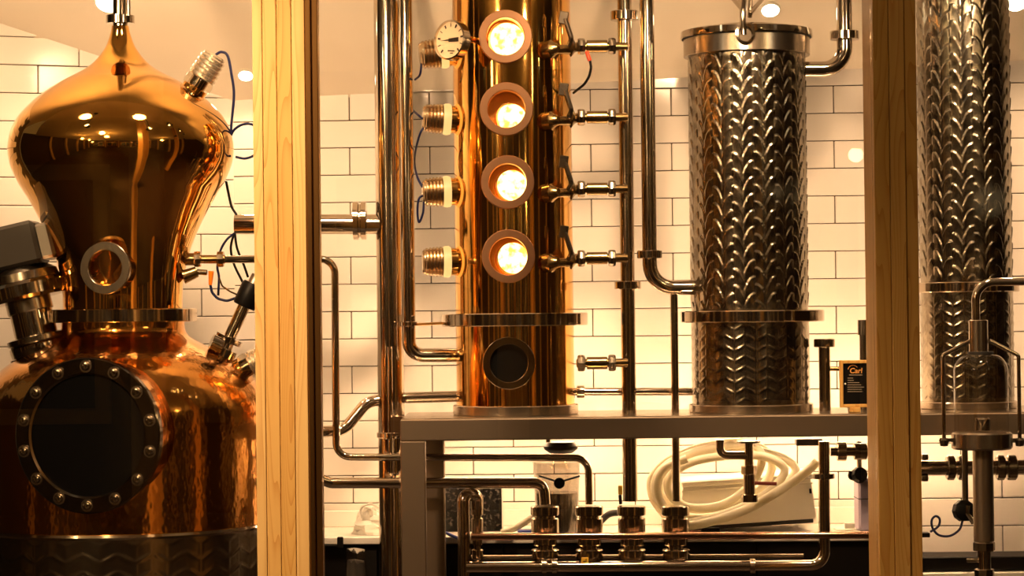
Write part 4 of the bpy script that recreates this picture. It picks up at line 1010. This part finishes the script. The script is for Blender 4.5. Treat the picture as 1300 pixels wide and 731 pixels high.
# clear jug
D = 8.55; jx = X(707, D, 640)
t = thing('jug', 'clear grey measuring jug standing behind the manifold unions', 'jug', (jx, D, ZCT))
zt = Z(587, D, 707)
M['jugm'] = glass('jug_plastic', (0.80, 0.78, 0.75), 1.6, 0.05)
MB().lathe([(0, ZCT + .001), (L(26, D), ZCT + .001), (L(30, D), zt), (L(31, D), zt + .003), (L(29, D), zt), (L(25.3, D), ZCT + .006), (0, ZCT + .006)], (jx, D, 0), VZ, 48).build('vessel', M['jugm'], t)
MB().lathe([(0, ZCT + .008), (L(25, D), ZCT + .008), (L(27.5, D), ZCT + L(52, D)), (0, ZCT + L(52, D))], (jx, D, 0), VZ, 40).build('contents', mat('grey_liquid', (0.42, 0.38, 0.33), 0.15, 0.8), t)
MB().tube([P(684, 604, D - .1), P(710, 612, D - .11), P(736, 604, D - .1)], L(1.3, D), 0.03, 8).build('wire_handle', M['black'], t)
MB().lathe([(0, -.008), (L(7, D), -.006), (L(7, D), .006), (0, .008)], P(710, 613, D - .115), (0, -1, 0), 16).build('grip', M['black'], t)
MB().lathe([(L(14, D), zt - .02), (L(5, D), zt + .03), (L(3, D), zt + .035)], (jx + L(4, D), D, 0), VZ, 20).build('funnel', M['clear'], t)
t = thing('lamp_head', 'black oval lamp head under the deck above the clear jug', 'lamp', P(711, 562, 8.45))
m = MB().lathe([(0, -L(9, D)), (L(14, D), -L(8, D)), (L(21, D), -L(3, D)), (L(22, D), L(1, D)), (L(18, D), L(6, D)), (0, L(7, D))], P(712, 567, 8.45), VZ, 32).build('housing', M['black'], t)
MB().cyl(vpt(696, 572, 8.45, 566), vpt(696, 545, 8.45, 566), 0.008).build('bracket', M['brass'], t)
# hose box
D = 8.58
t = thing('storage_box', 'cream plastic box propped on the worktop under the coiled hose', 'box', P(950, 668, D))
BM = Matrix.Translation((X(948, D, 650), D + 0.07, ZCT + 0.032)) @ Matrix.Rotation(R(-3.2), 4, 'Y')
bx0, bx1 = -L(88, D), L(86, D)
m = MB(); m.add([BM @ Vector(v) for v in ((bx0, -.13, 0), (bx1, -.13, 0), (bx1, .13, 0), (bx0, .13, 0), (bx0 + .03, -.12, L(56, D)), (bx1 - .012, -.12, L(56, D)), (bx1 - .012, .12, L(56, D)), (bx0 + .03, .12, L(56, D)))],
              [(3, 2, 1, 0), (0, 1, 5, 4), (1, 2, 6, 5), (2, 3, 7, 6), (3, 0, 4, 7), (4, 5, 6, 7)]); bx = m.build('body', M['white'], t)
MB().box((bx0 + .02, -.135, L(50, D)), (bx1, .125, L(58, D)), 0.006, BM).build('lid_rim', M['white'], t)
MB().box((bx0 + .02, -.132, L(44, D)), (bx1 - .004, -.125, L(46, D)), 0.001, BM).build('moulded_rib', M['white'], t)
MB().box((bx1 - .02, -.137, L(32, D)), (bx1 - .012, -.13, L(38, D)), 0.001, BM).build('latch_slot', M['black'], t)
MB().box((bx0, -.11, -0.016), (bx1 - .01, .11, -0.001), 0.002, BM).build('rubber_foot', M['rubber'], t)
# hose coil
D = 8.42
ctl = [(862, 664), (838, 650), (824, 626), (832, 600), (868, 577), (918, 564), (962, 566), (986, 588), (968, 616), (924, 638), (880, 646), (848, 638), (836, 616), (848, 596),
       (892, 578), (944, 572), (988, 580), (1004, 600), (976, 622), (930, 646), (880, 658), (842, 646), (828, 618), (846, 590), (896, 567), (946, 562), (976, 576), (972, 602), (944, 628),
       (900, 652), (864, 650), (846, 628), (860, 600), (906, 582), (958, 578), (996, 594), (984, 622), (940, 650), (896, 665), (880, 666), (905, 661), (950, 646), (998, 618), (1022, 600), (1038, 586)]
ctl = [(845, 655), (829, 632), (828, 606), (850, 583), (893, 567), (940, 562), (972, 572), (980, 594), (966, 618), (928, 640), (884, 650), (850, 640), (837, 617), (848, 594), (888, 577),
       (936, 570), (986, 578), (1010, 596), (990, 620), (944, 644), (894, 657), (852, 650), (832, 626), (838, 598), (870, 578), (918, 566), (958, 566), (967, 586), (952, 616), (918, 640),
       (878, 644), (852, 630), (850, 606), (880, 586), (930, 578), (972, 580), (996, 596), (978, 622), (936, 646), (892, 660), (868, 662), (846, 648), (834, 622), (842, 596), (872, 582)]
ctl2 = [(852, 660), (868, 667), (902, 662), (950, 645), (998, 617), (1022, 600), (1038, 586)]
nn = len(ctl)
pts = [P(a, b, D + 0.09 - 0.17 * i / nn) for i, (a, b) in enumerate(ctl)]
pts2 = [P(a, b, D - 0.105) for a, b in ctl2]
N = 0
def crom(pts, n_=7):
    path = []; p = [2 * pts[0] - pts[1]] + pts + [2 * pts[-1] - pts[-2]]
    for i in range(1, len(p) - 2):
      for k in range(n_):
        u = k / n_
        path.append(0.5 * ((2 * p[i]) + (p[i + 1] - p[i - 1]) * u + (2 * p[i - 1] - 5 * p[i] + 4 * p[i + 1] - p[i + 2]) * u * u + (3 * p[i] - p[i - 1] - 3 * p[i + 1] + p[i + 2]) * u ** 3))
    path.append(pts[-1]); return path
o = MB().tube(crom(pts), L(5.3, D), 0, 14).tube(crom(pts2), L(5.8, D), 0, 14).build('hose', M['hose'], None, P(925, 660, D), 60); tag(o, 'coil of milky white hose piled over the cream box', 'hose')
# black trays between unions
cable([P(762, 662, 8.55), P(775, 652, 8.55), P(795, 652, 8.56), P(812, 662, 8.57), P(800, 668, 8.53)], 'black rubber hose end lying between two unions on the worktop', 0.012, M['rubber'], 'hose')
t = thing('yellow_clip', 'small yellow clip hanging beside the riser pipe under the deck', 'clip', P(788, 625, 8.4))
MB().box(P(785, 628, 8.4), P(790, 616, 8.41), 0.003).build('clip_body', M['yellow'], t); MB().cyl(P(787, 628, 8.405), P(788, 640, 8.405), 0.006).build('clip_tail', M['black'], t)
t = thing('tool_bar', 'black tool lying on the worktop in front of the cream box', 'tool', P(890, 672, 8.46))
MB().box((X(874, 8.46, 670), 8.455, ZCT), (X(892, 8.46, 670), 8.475, ZCT + .012), 0.002).build('shaft', M['maroon'], t); MB().box((X(890, 8.46, 670), 8.45, ZCT), (X(914, 8.46, 670), 8.48, ZCT + .022), 0.003).build('head', M['black'], t)
# lilac container + tap
D = 8.52
t = thing('lilac_canister', 'lilac plastic canister with black tap beside the dimly lit oak post', 'canister', (X(1099, D, 640), D, ZCT))
x0, x1 = X(1087, D, 640), X(1122, D, 640)
MB().box((x0, D - .06, ZCT + .001), (x1, D + .06, Z(606, D, 1099)), 0.008).build('body', M['purple'], t)
MB().box((x0 - .0005, D - .061, Z(632, D, 1099)), (x1, D + .06, Z(631, D, 1099)), 0.0005).build('seam', M['rubber'], t)
tp = MB().lathe([(0, -0.02), (L(9, D), -0.018), (L(11, D), 0), (L(9, D), 0.018), (0, 0.02)], P(1091, 603, D - .05), (0.2, -1, 0.3), 10).build('tap_wheel', M['black'], t)
MB().tube([P(1080, 598, D - .05), P(1078, 606, D - .05), P(1088, 609, D - .05)], L(2.4, D), 0.01, 8).build('tap_lever', M['black'], t)
MB().cyl(vpt(1091, 600, 8.47, 600), vpt(1091, 560, 8.47, 600), L(3.2, D)).build('tap_stem', M['steel_dk'], t)
t = thing('pipe', 'short dark pipe with flange under the deck beside the dimly lit oak post', 'pipe', P(1065, 573, 8.3))
MB().tube([P(1054, 573, 8.3), P(1130, 573, 8.3)], L(6, 8.3), 0, 20).build('tube', M['steel_dk'], t)
MB().cyl(P(1062.5, 573, 8.3), P(1074, 573, 8.3), L(12, 8.3)).build('flange', M['steel_un'], t)
MB().cyl(P(1084, 573, 8.3), P(1100, 573, 8.3), L(10.5, 8.3)).build('flange', M['steel_dk'], t)
t = thing('tray', 'white tray with papers on the worktop beside the lilac canister', 'tray', (X(1070, 8.5, 670), 8.5, ZCT))
MB().box((X(1054, 8.5, 670), 8.45, ZCT + .0012), (X(1085, 8.5, 670), 8.56, ZCT + .006), 0.002).build('sheet', M['white'], t)
MB().box((X(1060, 8.5, 670), 8.455, ZCT + .006), (X(1082, 8.5, 670), 8.53, ZCT + .010), 0.002).build('sheet', M['white'], t)
MB().cyl(P(1072, 667, 8.44), P(1085, 666.5, 8.44), L(4.2, 8.44)).build('roll', M['white'], t)
t = thing('wall_bracket', 'small grey bracket fixed under the deck beside the manifold riser', 'bracket', P(1025, 562, 8.45))
MB().box(P(1011, 566, 8.45), P(1042, 556, 8.5), 0.003).build('plate', M['grey'], t)
